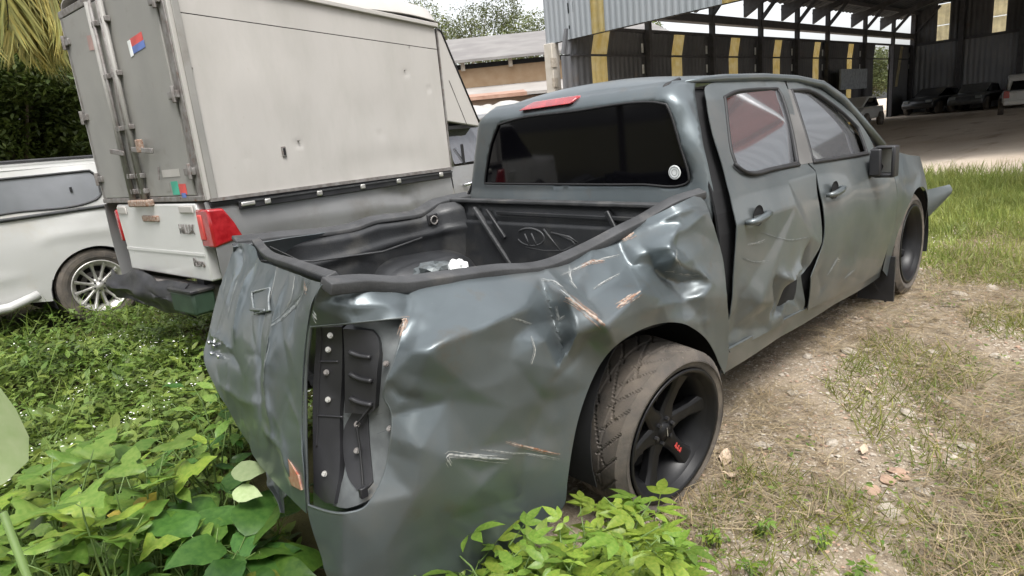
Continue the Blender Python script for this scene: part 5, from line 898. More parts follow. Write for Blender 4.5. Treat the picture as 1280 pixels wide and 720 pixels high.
# ============================================================ loose stones and dry leaves
def gr(x,y):return float(gz(x,y))+noise.noise(Vector((x*1.7,y*1.7,0)))*.022+noise.noise(Vector((x*6,y*6,3)))*.011
def rock_mesh(seed,flat=.5):
    bm=bmesh.new();bmesh.ops.create_icosphere(bm,subdivisions=2,radius=1)
    for v in bm.verts:
        v.co*=1+.35*noise.noise(v.co*1.3+Vector((seed*3.1,0,0)))+.12*noise.noise(v.co*4+Vector((0,seed,0)));v.co.z*=flat
    me=bpy.data.meshes.new('stone');bm.to_mesh(me);bm.free();return me
rocks=[rock_mesh(i,.35+.1*(i%3)) for i in range(5)]
for r in rocks:r.materials.append(M['stone'])
rocks2=[rock_mesh(i+9,.28) for i in range(2)]
for r in rocks2:r.materials.append(M['stone2'])
ST=[(2.769, -0.75), (2.0, -1.288), (1.88, -0.999), (3.099, -1.167), (3.297, -1.306), (1.814, -1.281), (1.812, -0.914), (0.73, -1.494), (0.657, -1.487), (0.569, -1.457), (0.697, -1.527), (0.809, -1.211), (0.637, -1.619), (1.449, -1.477), (1.219, -1.396), (2.977, -1.217), (2.692, -1.385), (1.198, -0.859), (2.088, -1.58), (1.663, -0.747), (1.059, -1.667), (0.451, -1.557), (0.492, -1.697), (0.613, -0.971), (1.348, -1.765)]
for i,(x,y) in enumerate(ST):
    red=7<=i<=10;me=(rocks2 if red else rocks)[i%2 if red else i%5];o=bpy.data.objects.new('stone',me);C.objects.link(o);s=random.uniform(.018,.034)*(1+.12*x)*(1.25 if red else 1)
    o.location=(x,y,gr(x,y)+.004);o.scale=(s*1.3,s,s);o.rotation_euler=(0,random.uniform(-.2,.2),random.uniform(0,6))
    tag(o,'flat reddish stone lying among the pale gravel' if red else 'pale stone half sunk in the gravel beside the pickup','stone','reddish stones on the gravel' if red else 'pale stones on the gravel')
# ============================================================ leaf meshes
def leafmesh(name,half,fold=.18,droop=.25,mid=None,curl=0):
    """half: outline of one side (x along the rib, y out)"""
    n=len(half);v=[];f=[]
    xs=[h[0] for h in half]
    for x,y in half:
        for k,s in((0,0),(.55,1),(1,1),(.55,-1),(1,-1)):
            yy=y*k*(s if s else 1);v.append((x if k else x,yy,fold*abs(yy)-droop*x*x+curl*math.sin(9*x)*abs(yy)*.6-(.10*abs(yy)**2*4 if k==1 else 0)))
    for i in range(n-1):
        a=i*5;b=a+5
        f+=[(a,b,b+1,a+1),(a+1,b+1,b+2,a+2),(b,a,a+3,b+3),(b+3,a+3,a+4,b+4)]
    me=mesh(name,v,f);return me
def settint(me,c=(1,1,1)):
    a=me.attributes.new('tint','FLOAT_COLOR','POINT')
    for i in range(len(me.vertices)):a.data[i].color=(*c,1)
    return me
oval=[(0,.0),(.08,.06),(.22,.16),(.4,.215),(.58,.19),(.76,.115),(.9,.045),(1,0)]
wide=[(0,0),(.05,.12),(.2,.30),(.38,.36),(.58,.31),(.76,.19),(.92,.06),(1,0)]
lobed=[(0,0),(.0,.14),(.02,.36),(.10,.52),(.26,.44),(.36,.22),(.44,.17),(.56,.25),(.68,.23),(.84,.11),(1,0)]
LM={}
for k,(h,mm,fo,dr,cu) in dict(lobed=(lobed,'bigleaf',.25,.30,.3),lobed2=(lobed,'bigleaf',.12,.10,.2),oval=(oval,'bigleaf',.25,.25,.2),dark=(wide,'bigleaf2',.2,.45,.25),pale=(wide,'pale',.15,.15,.15),dark2=(oval,'bigleaf2',.3,.3,.3)).items():
    for q,tn_ in enumerate(((1,1,1),(1.15,1.02,.8),(.75,.85,.8),(2.2,1.15,1.0))):
        me=settint(leafmesh(k+'_leaf',h,fo,dr,curl=cu),tn_);me.materials.append(M[mm]);LM[k,q]=me
def compound(tn_):
    V_=[];F_=[]
    for ang,sc_,off in((0,1,.55),(.85,.8,.48),(-.85,.8,.48),(1.5,.62,.22),(-1.5,.62,.22)):
        me=leafmesh('t',oval,.25,.25);o=len(V_);c,s=math.cos(ang),math.sin(ang)
        for v in me.vertices:
            x,y,z=v.co*sc_;V_.append((off+c*x-s*y,s*x+c*y,z))
        F_+=[tuple(i+o for i in p.vertices) for p in me.polygons]
    for a in(0,):
        o=len(V_);V_+=[(0,.012,0),(0,-.012,0),(.6,.008,0),(.6,-.008,0)];F_.append((o,o+1,o+3,o+2))
    me=mesh('compound_leaf',V_,F_);settint(me,tn_);me.materials.append(M['bigleaf']);return me
for q,tn_ in enumerate(((1.1,1.0,.8),(.9,.92,.8),(1.35,1.15,.9))):LM['comp',q]=compound(tn_)
def plant(label,x,y,h,kind,n,size,cat='plant',group=None,spread=.5,zmin=.25,stems=3,tilt=(0,0),m2=None,seed=0):
    r=random.Random(seed+int(x*1000)+int(y*777));t=thing('leafy_plant',label,cat,(x,y,float(gz(x,y))),0,group);ends=[]
    for s in range(stems):
        a=r.uniform(0,6.28);hh=h*r.uniform(.7,1.05);e=Vector((math.cos(a)*h*spread*r.uniform(.2,.9)+tilt[0],math.sin(a)*h*spread*r.uniform(.2,.9)+tilt[1],hh));p=[Vector((0,0,-.02)),e*.45+Vector((0,0,hh*.12)),e]
        MB().tube([p[0],p[0].lerp(p[1],.5)+Vector((r.uniform(-.02,.02),r.uniform(-.02,.02),0)),p[1],p[1].lerp(p[2],.5)+Vector((r.uniform(-.02,.02),r.uniform(-.02,.02),.01)),p[2]-Vector((0,0,.03))],[.006,.005,.004,.003,.0015],5).build('stem',M['stem'],t,smooth=True);ends.append(p)
    for i in range(n):
        p=ends[i%stems];u=r.uniform(zmin,1);b=p[0].lerp(p[1],u*2) if u<.5 else p[1].lerp(p[2],u*2-1);a=i*2.4+r.uniform(-.4,.4);el=r.uniform(-.15,.65)
        k=kind if isinstance(kind,str) else r.choice(kind);me=LM[k,3 if (k!='comp' and r.random()<.05) else r.randrange(3)];o=bpy.data.objects.new('leaf',me);C.objects.link(o);o.parent=t
        d=Vector((math.cos(a)*math.cos(el),math.sin(a)*math.cos(el),math.sin(el)));pl_=size*r.uniform(.25,.5);c_=b+d*pl_;o.location=c_;s_=size*r.uniform(.7,1.2);o.scale=(s_,)*3
        z_=(Vector((0,0,1))+Vector((r.uniform(-.4,.4),r.uniform(-.5,.3),0))).normalized();y_=z_.cross(d).normalized();z_=d.cross(y_);o.rotation_euler=Matrix((d,y_,z_)).transposed().to_euler()
        q=MB().tube([b,c_],.0018,4,False);st=q.build('leaf_stalk',M['stem'],t)
    return t
# foreground plants at the left
FG=[(-1.78,.02,.62,'lobed',11,.13,'bright lobed plant in the lower left corner of the photo'),(-1.62,.22,.60,'lobed2',11,.13,'bright lobed plant just right of the corner one at lower left'),(-1.88,.38,.66,'lobed',11,.13,'yellow green lobed plant at the left edge under the big pale leaf'),
(-1.45,.42,.50,('oval','dark2'),14,.10,'narrow leaved plant between the corner plants and the tailgate'),(-1.68,.62,.52,'lobed',10,.13,'lobed plant behind the left edge plant, in the weeds'),(-1.32,.10,.36,('dark','dark2'),10,.15,'dark glossy plant drooping below the tailgate reflector'),
(-1.42,-.10,.34,('dark','dark'),11,.17,'dark broad leaved plant at the bottom left of the tailgate'),(-1.27,.55,.60,('dark2','oval'),18,.10,'upright plant touching the lower left end of the tailgate'),(-1.14,.85,.72,('dark2','oval'),20,.10,'tall leafy plant standing against the tailgate side'),
(-1.55,-.05,.42,('oval','dark2'),14,.10,'narrow leaved plant at the bottom edge, left of the drooping dark plant'),(-1.52,.85,.42,'oval',11,.11,'narrow leaved plant in the middle of the left weeds'),(-1.20,1.25,.40,'oval',11,.11,'narrow leaved plant behind the tailgate plants'),(-2.0,.75,.5,'lobed',8,.12,'lobed plant farthest left among the weeds')]
for i,(x,y,h,k,n_,s,lab) in enumerate(FG):plant(lab,x,y,h*.92,k,int(n_*2.0),s*1.12,stems=6,seed=i,group='leafy plants at the left of the tailgate')
# two pale leaves turned underside up
pp_=thing('leafy_plant','sprig with two pale upturned leaves below the orange reflector','plant',(-1.36,-.02,-.1))
MB().tube([(0,0,0),(.0,.0,.25),(.02,.03,.40)],.004,5).build('stem',M['stem'],pp_,smooth=True)
for (lx,ly,lz,a,el,s) in((.02,.06,.46,-.75,.05,.135),(.0,.02,.405,-.9,-.05,.11)):
    o=bpy.data.objects.new('leaf',LM['pale',0]);C.objects.link(o);o.parent=pp_;o.location=(lx,ly,lz);o.scale=(s,)*3;o.rotation_euler=(.35,-el,a)
# big pale leaf close to the camera
bp_=thing('large_leaf_plant','single big pale green leaf rising at the left edge close to the camera','plant',(-1.908,-.976,-.1))
MB().tube([(0,0,0),(-.03,.0,.5),(-.05,.02,1.02)],[.01,.008,.006],6).build('stem',M['stem'],bp_,smooth=True)
me=settint(leafmesh('big_leaf',wide,.12,.08,curl=.1));me.materials.append(M['pale']);o=bpy.data.objects.new('leaf',me);C.objects.link(o);o.parent=bp_;o.location=(-.06,.03,1.06);o.scale=(.24,.24,.24);o.rotation_euler=Matrix((Vector((.12,.05,.99)),Vector((.71,-.70,-.05)),Vector((.69,.72,-.12)))).transposed().to_euler()
# compound-leaved weeds under the bed side
CP=[(-1.08,-1.0),(-.95,-1.02),(-.85,-1.05),(-.76,-1.08),(-.66,-1.12),(-.56,-1.05),(-1.0,-1.12),(-.88,-1.16),(-.75,-1.22),(-.48,-1.12),(-.60,-1.25)]
for i,(x,y) in enumerate(CP):
    h=.44-.24*max(0,x+.95)+.05*math.sin(i*2.3);plant('bright compound leaved weed growing under the crumpled bed side',x,y,h,'comp',30,.085,'weed','bright weeds under the bed side',.75,.3,6,seed=i)
for i,(x,y) in enumerate(((.05,-1.25),(-.12,-1.15),(.10,-1.45),(.0,-1.6),(-.2,-1.35))):plant('small green weed rooted beside the flat rear wheel',x,y,.09,'comp',8,.03,'weed','small weeds beside the rear wheel',.8,.3,3,seed=i+40)
# dry leaves
for i,((x,y),a,s) in enumerate(zip([(0.38, -0.92), (0.335, -1.019), (1.34, -1.2), (0.767, -1.353), (0.317, -1.371), (0.324, -1.763), (0.121, -1.229)],(.4,2.2,1.1,.2,2.9,.8,1.7),(.10,.08,.05,.06,.05,.05,.04))):
    me=settint(leafmesh('dry_leaf',wide,.5,-.25,curl=.5));me.materials.append(M['deadleaf']);o=bpy.data.objects.new('dry_leaf',me);C.objects.link(o);o.location=(x,y,gr(x,y)+.012);o.scale=(s,s*.8,s);o.rotation_euler=(.2,-.15,a)
    tag(o,['larger of two curled pinkish dry leaves beside the rear wheel','smaller curled dry leaf beside the larger one at the rear wheel','dry leaf lying in the middle of the gravel','reddish dry leaf near the flat stones','dry leaf in the grass in front of the stones','dry leaf near the bottom edge of the gravel','little dry leaf in the weeds below the wheel'][i],'leaf')
# ============================================================ trees
def tree(label,x,y,h,r,zc,nl,ls,m,trunk=.12,group=None,loose=.5,seed=0,zb_=0,flat=.8):
    g=np.random.default_rng(seed);t=thing('tree',label,'tree',(x,y,zb_),0,group);mb=MB();mb.tube([(0,0,-.2),(.05*h*.2,0,zc*.5),(0,.03*h*.3,zc)],[trunk,trunk*.7,trunk*.5],8)
    cl=[]
    for k in range(14):
        a=g.uniform(0,2*PI);e=g.uniform(-.3,1.2);d=np.array([math.cos(a)*math.cos(e),math.sin(a)*math.cos(e),math.sin(e)*flat])*r*g.uniform(.45,.95);p=np.array([0,0,zc])+d;cl.append((p,r*g.uniform(.22,.42)))
        mb.tube([(0,0,zc*.6),tuple((p+np.array([0,0,zc*.6]))/2+g.normal(0,.05*r,3)),tuple(p)],[trunk*.4,trunk*.25,trunk*.08],5)
    mb.build('trunk',M['bark'],t,smooth=True)
    P_=[];T_=[]
    for p,cr_ in cl+[(np.array([0,0,zc]),r*.45)]*2:
        n_=nl//16;q=g.normal(0,1,(n_,3));q/=np.linalg.norm(q,axis=1)[:,None];q*=(g.uniform(.2,1,(n_,1))**loose)*cr_*1.25;q[:,2]*=.8;P_.append(p+q);T_.append(np.full(n_,g.uniform(.7,1.25)))
    P_=np.concatenate(P_);tt=np.concatenate(T_);N=len(P_);scatter('crown',m,*LEAF,P_,rdir(N,-1,.6),rdir(N,.3,1.5),g.uniform(.6,1.3,N)*ls,tints(N,.7,1.2,.12)*tt[:,None],kind=None,parent=t);return t
for i,(x,y,h,r,zc) in enumerate([(35,50,12,5,9.5),(41,47,13,5,10),(46,42,11,4.5,8.5),(31,55,12,5,9),(50,37,11,4,8.5),(38.5,52,13,5,9.0),(44,46,12,4.5,8.5)]):
    tree('thin crowned pale green tree beyond the low roofs',x,y,h,r,zc,7000,.26,M['treeleaf2'],.25,'trees beyond the low roofs',.35,i,.0,.85)
tree('dark green bushy tree behind the canopy pickup',-.4,12.2,4.5,2.0,2.4,24000,.11,M['treeleaf'],.12,None,.6,21)
tree('dark bush left of the canopy pickup roof, under the palm',-2.6,12.0,4.5,2.0,2.0,24000,.11,M['treeleaf'],.12,None,.6,22)
tree('tall dark tree standing behind the palm fronds',-.2,15.5,9,3.2,5.0,26000,.17,M['treeleaf'],.2,None,.5,23)
tree('dark tree between the palm and the cargo box',1.8,14.5,8,2.8,3.8,22000,.16,M['treeleaf'],.2,None,.5,24)
tree('dark tree out to the left of the palm',-3.8,14.5,8,2.8,4.2,20000,.16,M['treeleaf'],.2,None,.5,25)
tree('low dark shrub filling in under the trees behind the canopy pickup',.3,13.6,4,2.6,1.5,22000,.15,M['treeleaf'],.12,None,.7,26)
tree('low dark shrub at the far left behind the canopy pickup',-2.2,14.2,4,2.6,1.5,22000,.15,M['treeleaf'],.12,None,.7,27)
for i,(x,y) in enumerate([(-11,2),(-11,-3),(-10,-8),(-5.5,-11.5),(0,-13),(-13,7),(4.5,-14),(-8,-10.5)]):
    tree('broad green tree standing behind the photographer',x,y,10,4.2,5.4,7000,.26,M['treeleaf'],.25,'trees behind the photographer',.5,30+i)
# palm
pa=thing('palm','palm with yellowing fronds hanging into the top left corner','palm',(-1.25,8.75,-.05))
MB().tube([(0,0,0),(.05,0,2.2),(.0,-.05,4.4)],[.17,.14,.13],12).build('trunk',M['bark'],pa,smooth=True)
def frond(a,el,L_,droop,seed):
    g=np.random.default_rng(seed);P_=[];p=np.array([0,-.05,4.4]);n_=26;e=el
    for i in range(n_):
        P_.append(p.copy());p=p+np.array([math.cos(a)*math.cos(e),math.sin(a)*math.cos(e),math.sin(e)])*L_/n_;e-=droop/n_*(1+.6*i/n_)
    f=MB().tube([tuple(q) for q in P_],[.022*(1-.8*i/n_) for i in range(n_)],5).build('frond',M['palm'],pa,smooth=True)
    pos=[];ax=[];up__=[];sc_=[]
    for i in range(3,n_*4):
        u=i/(n_*4)*(n_-1.01);k=int(u);q=P_[k]*(1-u+k)+P_[k+1]*(u-k);d=P_[k+1]-P_[k];d/=np.linalg.norm(d);s=np.cross(d,[0,0,1]);s/=np.linalg.norm(s)+1e-6
        for sg in(-1,1):
            v=s*sg*.75+d*.75+np.array([0,0,-.85])+g.normal(0,.10,3);pos.append(q);ax.append(v);up__.append(np.cross(v,d)*sg);sc_.append((1.0*math.sin(PI*min(1,(u+2)/(n_+1.5)))**.7*g.uniform(.8,1.1),.032,.30))
    c_=scatter('leaflets',M['palm'],*BLADE,pos,ax,up__,sc_,tints(len(pos),.7,1.3,.25),kind='stuff',parent=f)
for i,(a,el,l_,dr) in enumerate([(-.7,.30,2.7,2.0),(-1.15,.45,2.6,2.2),(-.25,.45,2.9,2.1),(-.5,.70,3.3,2.5),(-.75,.0,2.2,1.6),(-.35,.15,2.5,1.8),(-1.0,.15,2.4,1.9),(-1.9,.4,2.7,2.1),(.5,.6,2.6,2.0),(1.4,.7,2.6,1.9),(2.4,.6,2.6,2.0),(3.1,.4,2.6,2.0),(-2.6,.5,2.8,2.0),(-1.0,.95,2.8,2.3),(-.45,.1,2.3,1.9),(-1.55,.15,2.4,1.9)]):frond(a,el,l_,dr,i)
# ============================================================ steel shed
M['cladding']=mat('pale blue grey cladding',(.23,.255,.275),rough=.5,scale=1,col2=(.28,.30,.32),stretch=(.3,.3,.3),wear=[((.20,.19,.18),.8,.6,.2)])
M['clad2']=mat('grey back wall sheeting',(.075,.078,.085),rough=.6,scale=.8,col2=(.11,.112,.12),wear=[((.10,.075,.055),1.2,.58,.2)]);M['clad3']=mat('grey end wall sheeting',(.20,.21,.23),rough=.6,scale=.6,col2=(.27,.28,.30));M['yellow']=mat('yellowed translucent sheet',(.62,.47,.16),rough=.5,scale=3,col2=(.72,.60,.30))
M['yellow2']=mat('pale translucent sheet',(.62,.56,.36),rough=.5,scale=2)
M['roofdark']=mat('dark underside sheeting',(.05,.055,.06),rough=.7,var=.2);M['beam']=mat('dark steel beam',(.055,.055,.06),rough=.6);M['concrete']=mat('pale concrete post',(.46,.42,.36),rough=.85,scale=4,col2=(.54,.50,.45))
def backlit(m,st):
    p=m.node_tree.nodes['Principled BSDF'];p.inputs['Transmission Weight'].default_value=0
    o=m.node_tree.nodes['Material Output'];tr=m.node_tree.nodes.new('ShaderNodeBsdfTranslucent');ms=m.node_tree.nodes.new('ShaderNodeMixShader');ms.inputs[0].default_value=st
    m.node_tree.links.new(p.inputs['Base Color'].links[0].from_socket,tr.inputs[0]);m.node_tree.links.new(p.outputs[0],ms.inputs[1]);m.node_tree.links.new(tr.outputs[0],ms.inputs[2]);m.node_tree.links.new(ms.outputs[0],o.inputs[0])
backlit(M['yellow'],.6);backlit(M['yellow2'],.6)
shed=thing('steel_shed','large open steel shed with blue grey gable sheeting and dark corrugated back wall','shed',(14,12,0))
def sl(o):o.location=(-14,-12,0);return o
def corr(name,p0,du,dv,nu,m,amp=.035,pitch=.25,parent=shed,skew=0):
    """corrugated sheet from corner p0 along du, height dv; ribs run along dv"""
    p0,du,dv=map(np.array,(p0,du,dv));Lu=np.linalg.norm(du);k=max(2,int(Lu/pitch));nrm=np.cross(du,dv);nrm=nrm/np.linalg.norm(nrm);V_=[];F_=[]
    for i in range(k*4+1):
        a=(0,1,1,0)[i%4]*amp;q=p0+du*(i/(k*4))+nrm*a;V_+=[tuple(q),tuple(q+dv)]
    for i in range(k*4):F_.append((2*i,2*i+2,2*i+3,2*i+1))
    return sl(new(name,mesh(name,V_,F_,False),m,parent))
YW=11.8;XE=47.
# back wall in two rows of sheets with lighter strips
xs=[13.6,15.05,15.85,17.9,19.65,20.35,22.2,23.85,24.6,26.2,27.8,28.5,29.8,32.1,32.8,33.4,36.5,37.2,38.5,40.5]
for z0,z1,sh in((-.1,1.9,0),(1.9,3.62,0),(3.66,4.42,.12)):
    prev=xs[0]
    for a,b in((15.05,15.85),(19.65,20.35),(23.85,24.6),(27.8,28.5),(32.1,32.8),(36.5,37.2)):
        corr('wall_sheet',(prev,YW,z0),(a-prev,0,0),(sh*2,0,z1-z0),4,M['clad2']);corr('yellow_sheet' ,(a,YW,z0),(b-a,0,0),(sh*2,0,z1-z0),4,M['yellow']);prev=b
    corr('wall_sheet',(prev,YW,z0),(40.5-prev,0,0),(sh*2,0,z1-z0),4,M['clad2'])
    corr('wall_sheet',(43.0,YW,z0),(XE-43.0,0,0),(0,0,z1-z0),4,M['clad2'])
corr('yellow_sheet',(44.2,YW-.05,2.0),(.5,0,0),(.8,0,2.4),4,M['yellow2'])
for x in(17.95,22.2,26.2,29.8,33.3,38.4,43.0,46.9):
    sl(MB().box((x,YW-.22,3.0),(.17,.2,6.2)).build('column',M['beam'],shed,bevel=.02));sl(MB().bar((x,YW-.2,5.1),(x+.0,YW-1.6,6.6),.12,.14).build('knee_brace',M['beam'],shed))
    for z in(3.9,3.2): sl(MB().box((x-.16,YW-.05,z),(.10,.02,.30)).build('light_gap',M['sticker'],shed))
sl(MB().bar((14,YW-.1,5.0),(XE,YW-.1,5.0),.35,.30).build('wall_beam',M['beam'],shed));sl(MB().bar((14,YW-.1,4.45),(XE,YW-.1,4.45),.10,.10).build('wall_rail',M['beam'],shed));sl(MB().bar((14,YW-.08,3.64),(XE,YW-.08,3.64),.08,.06).build('wall_rail',M['beam'],shed))
# end wall
for y0,y1,m_ in((11.8,10.35,'clad3'),(10.35,9.7,'yellow2'),(9.7,7.5,'clad3'),(7.5,6.85,'yellow2'),(6.85,4.0,'clad3'),(4.0,3.4,'yellow2'),(3.4,-3,'clad3'),(-3,-12,'clad3')):
    if m_=='yellow2':
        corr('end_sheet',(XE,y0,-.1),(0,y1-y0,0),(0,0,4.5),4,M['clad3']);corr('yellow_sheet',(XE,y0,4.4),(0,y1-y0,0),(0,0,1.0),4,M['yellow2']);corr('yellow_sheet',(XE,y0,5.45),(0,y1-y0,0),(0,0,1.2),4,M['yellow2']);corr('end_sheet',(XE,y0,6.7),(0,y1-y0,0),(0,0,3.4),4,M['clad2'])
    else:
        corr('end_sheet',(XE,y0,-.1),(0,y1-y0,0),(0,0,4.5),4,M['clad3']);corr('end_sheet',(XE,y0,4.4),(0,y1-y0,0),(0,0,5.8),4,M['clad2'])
for y in(11.6,9.0,6.0,3.0):sl(MB().box((XE-.2,y,4.5),(.25,.25,9)).build('column',M['beam'],shed))
sl(MB().bar((XE-.1,11.8,4.45),(XE-.1,-12,4.45),.1,.15).build('wall_rail',M['beam'],shed))
# roof
RZ=lambda y:6.25+.29*(12.2-y) if y>0 else 6.25+.29*12.2+.29*y
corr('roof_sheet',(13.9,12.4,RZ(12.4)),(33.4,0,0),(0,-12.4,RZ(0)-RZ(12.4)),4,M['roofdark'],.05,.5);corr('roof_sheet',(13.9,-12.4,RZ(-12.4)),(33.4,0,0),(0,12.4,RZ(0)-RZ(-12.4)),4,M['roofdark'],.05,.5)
for y in(11.4,9.8,8.2,6.6,5.0,3.4,1.8):sl(MB().bar((14,y,RZ(y)-.14),(XE,y,RZ(y)-.14),.09,.20).build('purlin',M['beam'],shed))
for x in(14.2,17.95,22.2,26.2,29.8,33.3,38.4,43.0):
    sl(MB().bar((x,12.3,RZ(12.3)-.45),(x,0,RZ(0)-.45),.14,.28).bar((x,-12.3,RZ(-12.3)-.45),(x,0,RZ(0)-.45),.14,.28).build('rafter',M['beam'],shed));sl(MB().prism([(12.3,RZ(12.3)-.15),(12.3,RZ(12.3)-.85),(10.9,RZ(10.9)-.5)],-.11,.11,lambda a,b,d,x=x:(x+d,a,b)).build('haunch',M['beam'],shed))
# gable sheeting on the near end
def gab(y0,y1,m_):
    nn_=max(1,int((y0-y1)/.20));
    V_=[];F_=[]
    for i in range(nn_*4+1):
        y=y0+(y1-y0)*i/(nn_*4);a=(0,1,1,0)[i%4]*.025;V_+=[(14-a,y,4.1+.0*y),(14-a,y,RZ(y)-.02)]
    for i in range(nn_*4):F_.append((2*i,2*i+1,2*i+3,2*i+2))
    sl(new('gable_sheet' if m_!='yellow' else 'yellow_sheet',mesh('gable_sheet',V_,F_,False),M[m_],shed))
gab(12.75,10.85,'cladding');gab(10.85,10.35,'yellow');gab(10.35,6.6,'cladding');gab(6.6,6.1,'yellow');gab(6.1,2,'cladding');gab(2,1.5,'yellow');gab(1.5,-6,'cladding');gab(-6,-12.6,'cladding')
sl(MB().bar((14.15,12.7,4.16),(14.15,-12.6,4.16),.10,.12).build('gable_rail',M['beam'],shed))
sl(MB().box((14.0,12.55,2.0),(.34,.34,4.2)).build('corner_post',M['concrete'],shed,bevel=.02))
for z in(2.3,2.9,3.5):sl(MB().box((13.90,12.40,z),(.18,.10,.28)).build('post_recess',M['stone'],shed))
sl(MB().box((14.1,-12.4,2.0),(.3,.3,4.2)).build('corner_post',M['beam'],shed))
bd=MB().box((35,10.9,2.5),(3.6,.08,1.0)).build('board',mat('blue grey board',(.28,.31,.34),rough=.6));tag(bd,'blue grey board standing inside the shed above the white car','board')
for x in(33.4,36.6):MB().box((x-35,.05,-1.3),(.08,.06,1.9)).build('board_leg',M['beam'],bd)
for c_ in bd.children:c_.location=(35,10.9,2.5)
# ============================================================ far cars
def car(label,x,y,rz,m_,kind='car',group=None):
    t=thing('parked_car',label,kind,(x,y,float(gz(x,y))),rz,group)
    if kind=='pickup':body=[(-2.5,.5),(-2.55,1.0),(-1.0,1.05),(-.95,1.05),(.9,1.05),(2.3,.98),(2.5,.8),(2.5,.45)];cab=[(-1.0,1.05),(-.9,1.65),(-.7,1.74),(.3,1.74),(1.1,1.08)]
    else:body=[(-2.1,.4),(-2.15,.85),(-1.9,.95),(1.1,.95),(2.0,.80),(2.15,.6),(2.1,.35)];cab=[(-1.85,.95),(-1.2,1.42),(.2,1.46),(1.15,.95)]
    MB().prism(body,-.85,.85,lambda a,b,d:(a,d,b)).build('body',m_,t,bevel=.08);MB().prism(cab,-.70,.70,lambda a,b,d:(a,d,b)).build('cabin',m_,t,bevel=.08)
    w=[(a*.93+.0,(b-.98)*.80+1.0) for a,b in cab]
    for s in(-1,1):MB().prism(w,s*.70,s*.715,lambda a,b,d:(a,d,b)).build('side_window',M['glass'],t)
    MB().prism([(-.6,0),(.6,0),(.5,.42),(-.5,.42)],-.02,.02,lambda a,b,d:((cab[0][0]+ .12+b*.45 if kind!='pickup' else cab[0][0]-.01+b*.1)+d,a,1.02+b)).build('rear_window',M['glass'],t)
    for wx in(-1.35,1.35):
        for s in(-1,1):
            MB().lathe([(.0,.02),(.33,.02),(.345,0),(.345,-.18),(.30,-.20)],20,'y',(wx,s*.86+(.1),.34)).build('wheel',M['tyre'],t,smooth=True);MB().lathe([(0,-.02),(.19,-.02),(.2,.02)],16,'y',(wx,s*.90 if s>0 else -.90,.34)).build('hubcap',M['alloy'],t)
    for s in(-1,1):
        MB().box((-2.5 if kind=='pickup' else -2.1,s*.70,.85 if kind!='pickup' else .88),(.10,.22,.20 if kind!='pickup' else .30)).build('tail_lamp',M['redlens'],t,bevel=.02);MB().box((2.38 if kind=='pickup' else 2.02,s*.62,.74),(.2,.3,.16)).build('headlight',M['haze'],t,bevel=.03)
    MB().box((-2.52 if kind=='pickup' else -2.12,0,.52),(.16,1.6,.2)).build('bumper',M['white'] if m_ is M['white'] else M['black'],t,bevel=.04)
    return t
M['cargrey']=mat('dark car paint',(.02,.022,.025),rough=.3,coat=.5);M['carsilver']=mat('silver car paint',(.10,.105,.11),rough=.3,coat=.5,metal=.4)
car('white pickup seen from behind at the right edge of the yard',36.8,4.0,rad(10),M['white'],'pickup')
car('white car parked under the blue grey board by the shed wall',33.2,10.2,rad(185),M['white'])
for i,(x,y,mm,lab) in enumerate([(44,9.5,'cargrey','dark car deep in the shed, leftmost of the row by the end wall'),(44,7.4,'carsilver','grey car deep in the shed, middle of the row by the end wall'),(44,5.2,'cargrey','dark car deep in the shed, rightmost of the row by the end wall'),(42,2.0,'cargrey','dark car in the shed behind the white pickup')]):car(lab,x,y,rad(170+7*i),M[mm])
tree('bright bush seen through the gap in the shed back wall',51,15.8,5,3.0,2.8,9000,.22,M['treeleaf2'],.12,None,.6,61)
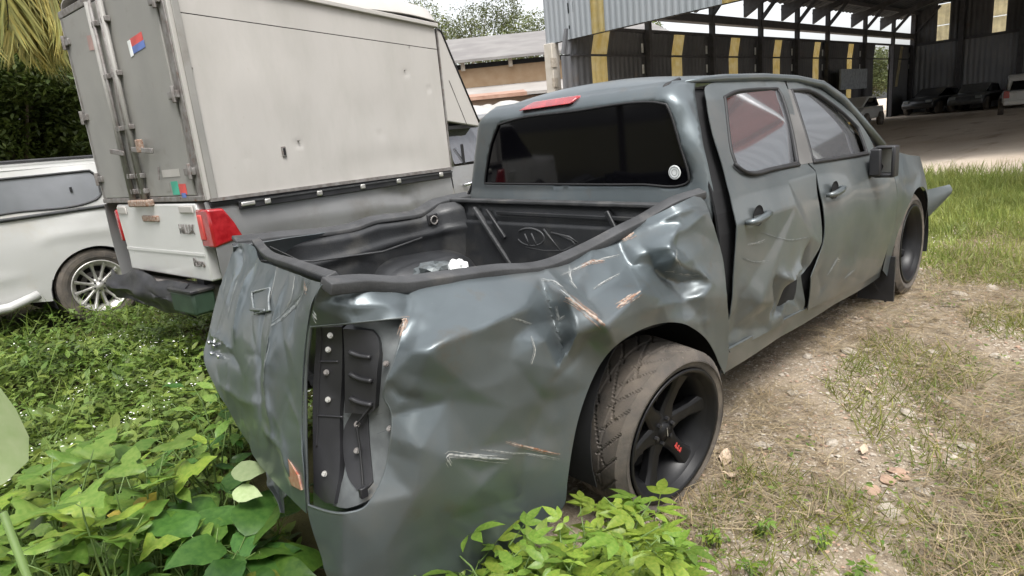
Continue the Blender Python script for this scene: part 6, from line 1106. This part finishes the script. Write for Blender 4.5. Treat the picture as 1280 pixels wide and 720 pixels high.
# ============================================================ low buildings beyond
RB=rad(48.1-90)
def lowb(label,cx,cy,w,d,z0,z1,roof,wall,name='low_building',ov=.6,rz=RB,pitch=.6):
    t=thing(name,label,'building',(cx,cy,0),rz);MB().box((0,0,(z0+z1)/2-.0),(w,d,z1-z0)).build('wall',wall,t)
    MB().prism([(-d/2-ov,z1+.02),(d/2+ov,z1+.02+pitch),(d/2+ov,z1+.15+pitch),(-d/2-ov,z1+.15)],-w/2-ov,w/2+ov,lambda a,b,dd:(dd,a,b)).build('roof',roof,t);return t
M['roofgrey']=mat('weathered grey roof',(.16,.15,.145),rough=.8,scale=.8,col2=(.21,.20,.19));M['ochre']=mat('ochre plank wall',(.36,.24,.14),rough=.8,scale=2,col2=(.42,.30,.19));M['palecem']=mat('pale cement roof',(.34,.32,.30),rough=.8,scale=.6,col2=(.27,.25,.23));M['brickred']=mat('red brown planks',(.30,.17,.12),rough=.8,scale=3,col2=(.38,.24,.18));M['pinkwall']=mat('pinkish plaster',(.30,.24,.20),rough=.9,scale=.8,col2=(.24,.19,.16))
b1=lowb('long low building with weathered grey roof and ochre walls behind the shed corner',23.6,25.0,16,6,0,5.05,M['roofgrey'],M['ochre'],ov=.9,pitch=2.1)
for i in range(7):MB().box((-7+i*2.4,-3.35,5.0),(.2,.2,.55)).build('eave_post',M['stone'],b1)
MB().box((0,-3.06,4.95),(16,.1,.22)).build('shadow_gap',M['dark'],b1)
for k in range(4):MB().box((-4.5,-3.10-.02*k,4.2+.2*k),(3.2,.12,.09)).build('plank',M['brickred'],b1)
b2=lowb('pale flat roof in front of the ochre building, above the white tarpaulin',20.2,21.2,14,3.6,0,3.05,M['palecem'],M['pinkwall'],ov=.5,pitch=.75)
b3=lowb('brown tin roof corner beside the pale flat roof',15.0,17.6,3.2,2.0,0,2.75,M['brickred'],M['pinkwall'],ov=.3,pitch=.25)
# maroon canopy added out of view for the red reflection in the side windows
M['maroon']=mat('maroon sheet roof',(.30,.035,.03),rough=.5,scale=2,col2=(.36,.05,.045));cn_=thing('unseen_canopy','maroon sheet canopy added out of view for its reflection in the side windows','canopy',(9,-5.2,0))
MB().box((0,0,5.2),(5.2,6.0,.12)).build('canopy_roof',M['maroon'],cn_)
for a in(-2.4,2.4):
    for b in(-2.8,2.8):MB().tube([(a,b,0),(a,b,5.2)],.07,10).build('post',M['white'],cn_,smooth=True)
for a in(-2,0,2):MB().bar((a,-2.9,5.08),(a,2.9,5.08),.08,.12).build('rafter',M['maroon'],cn_)
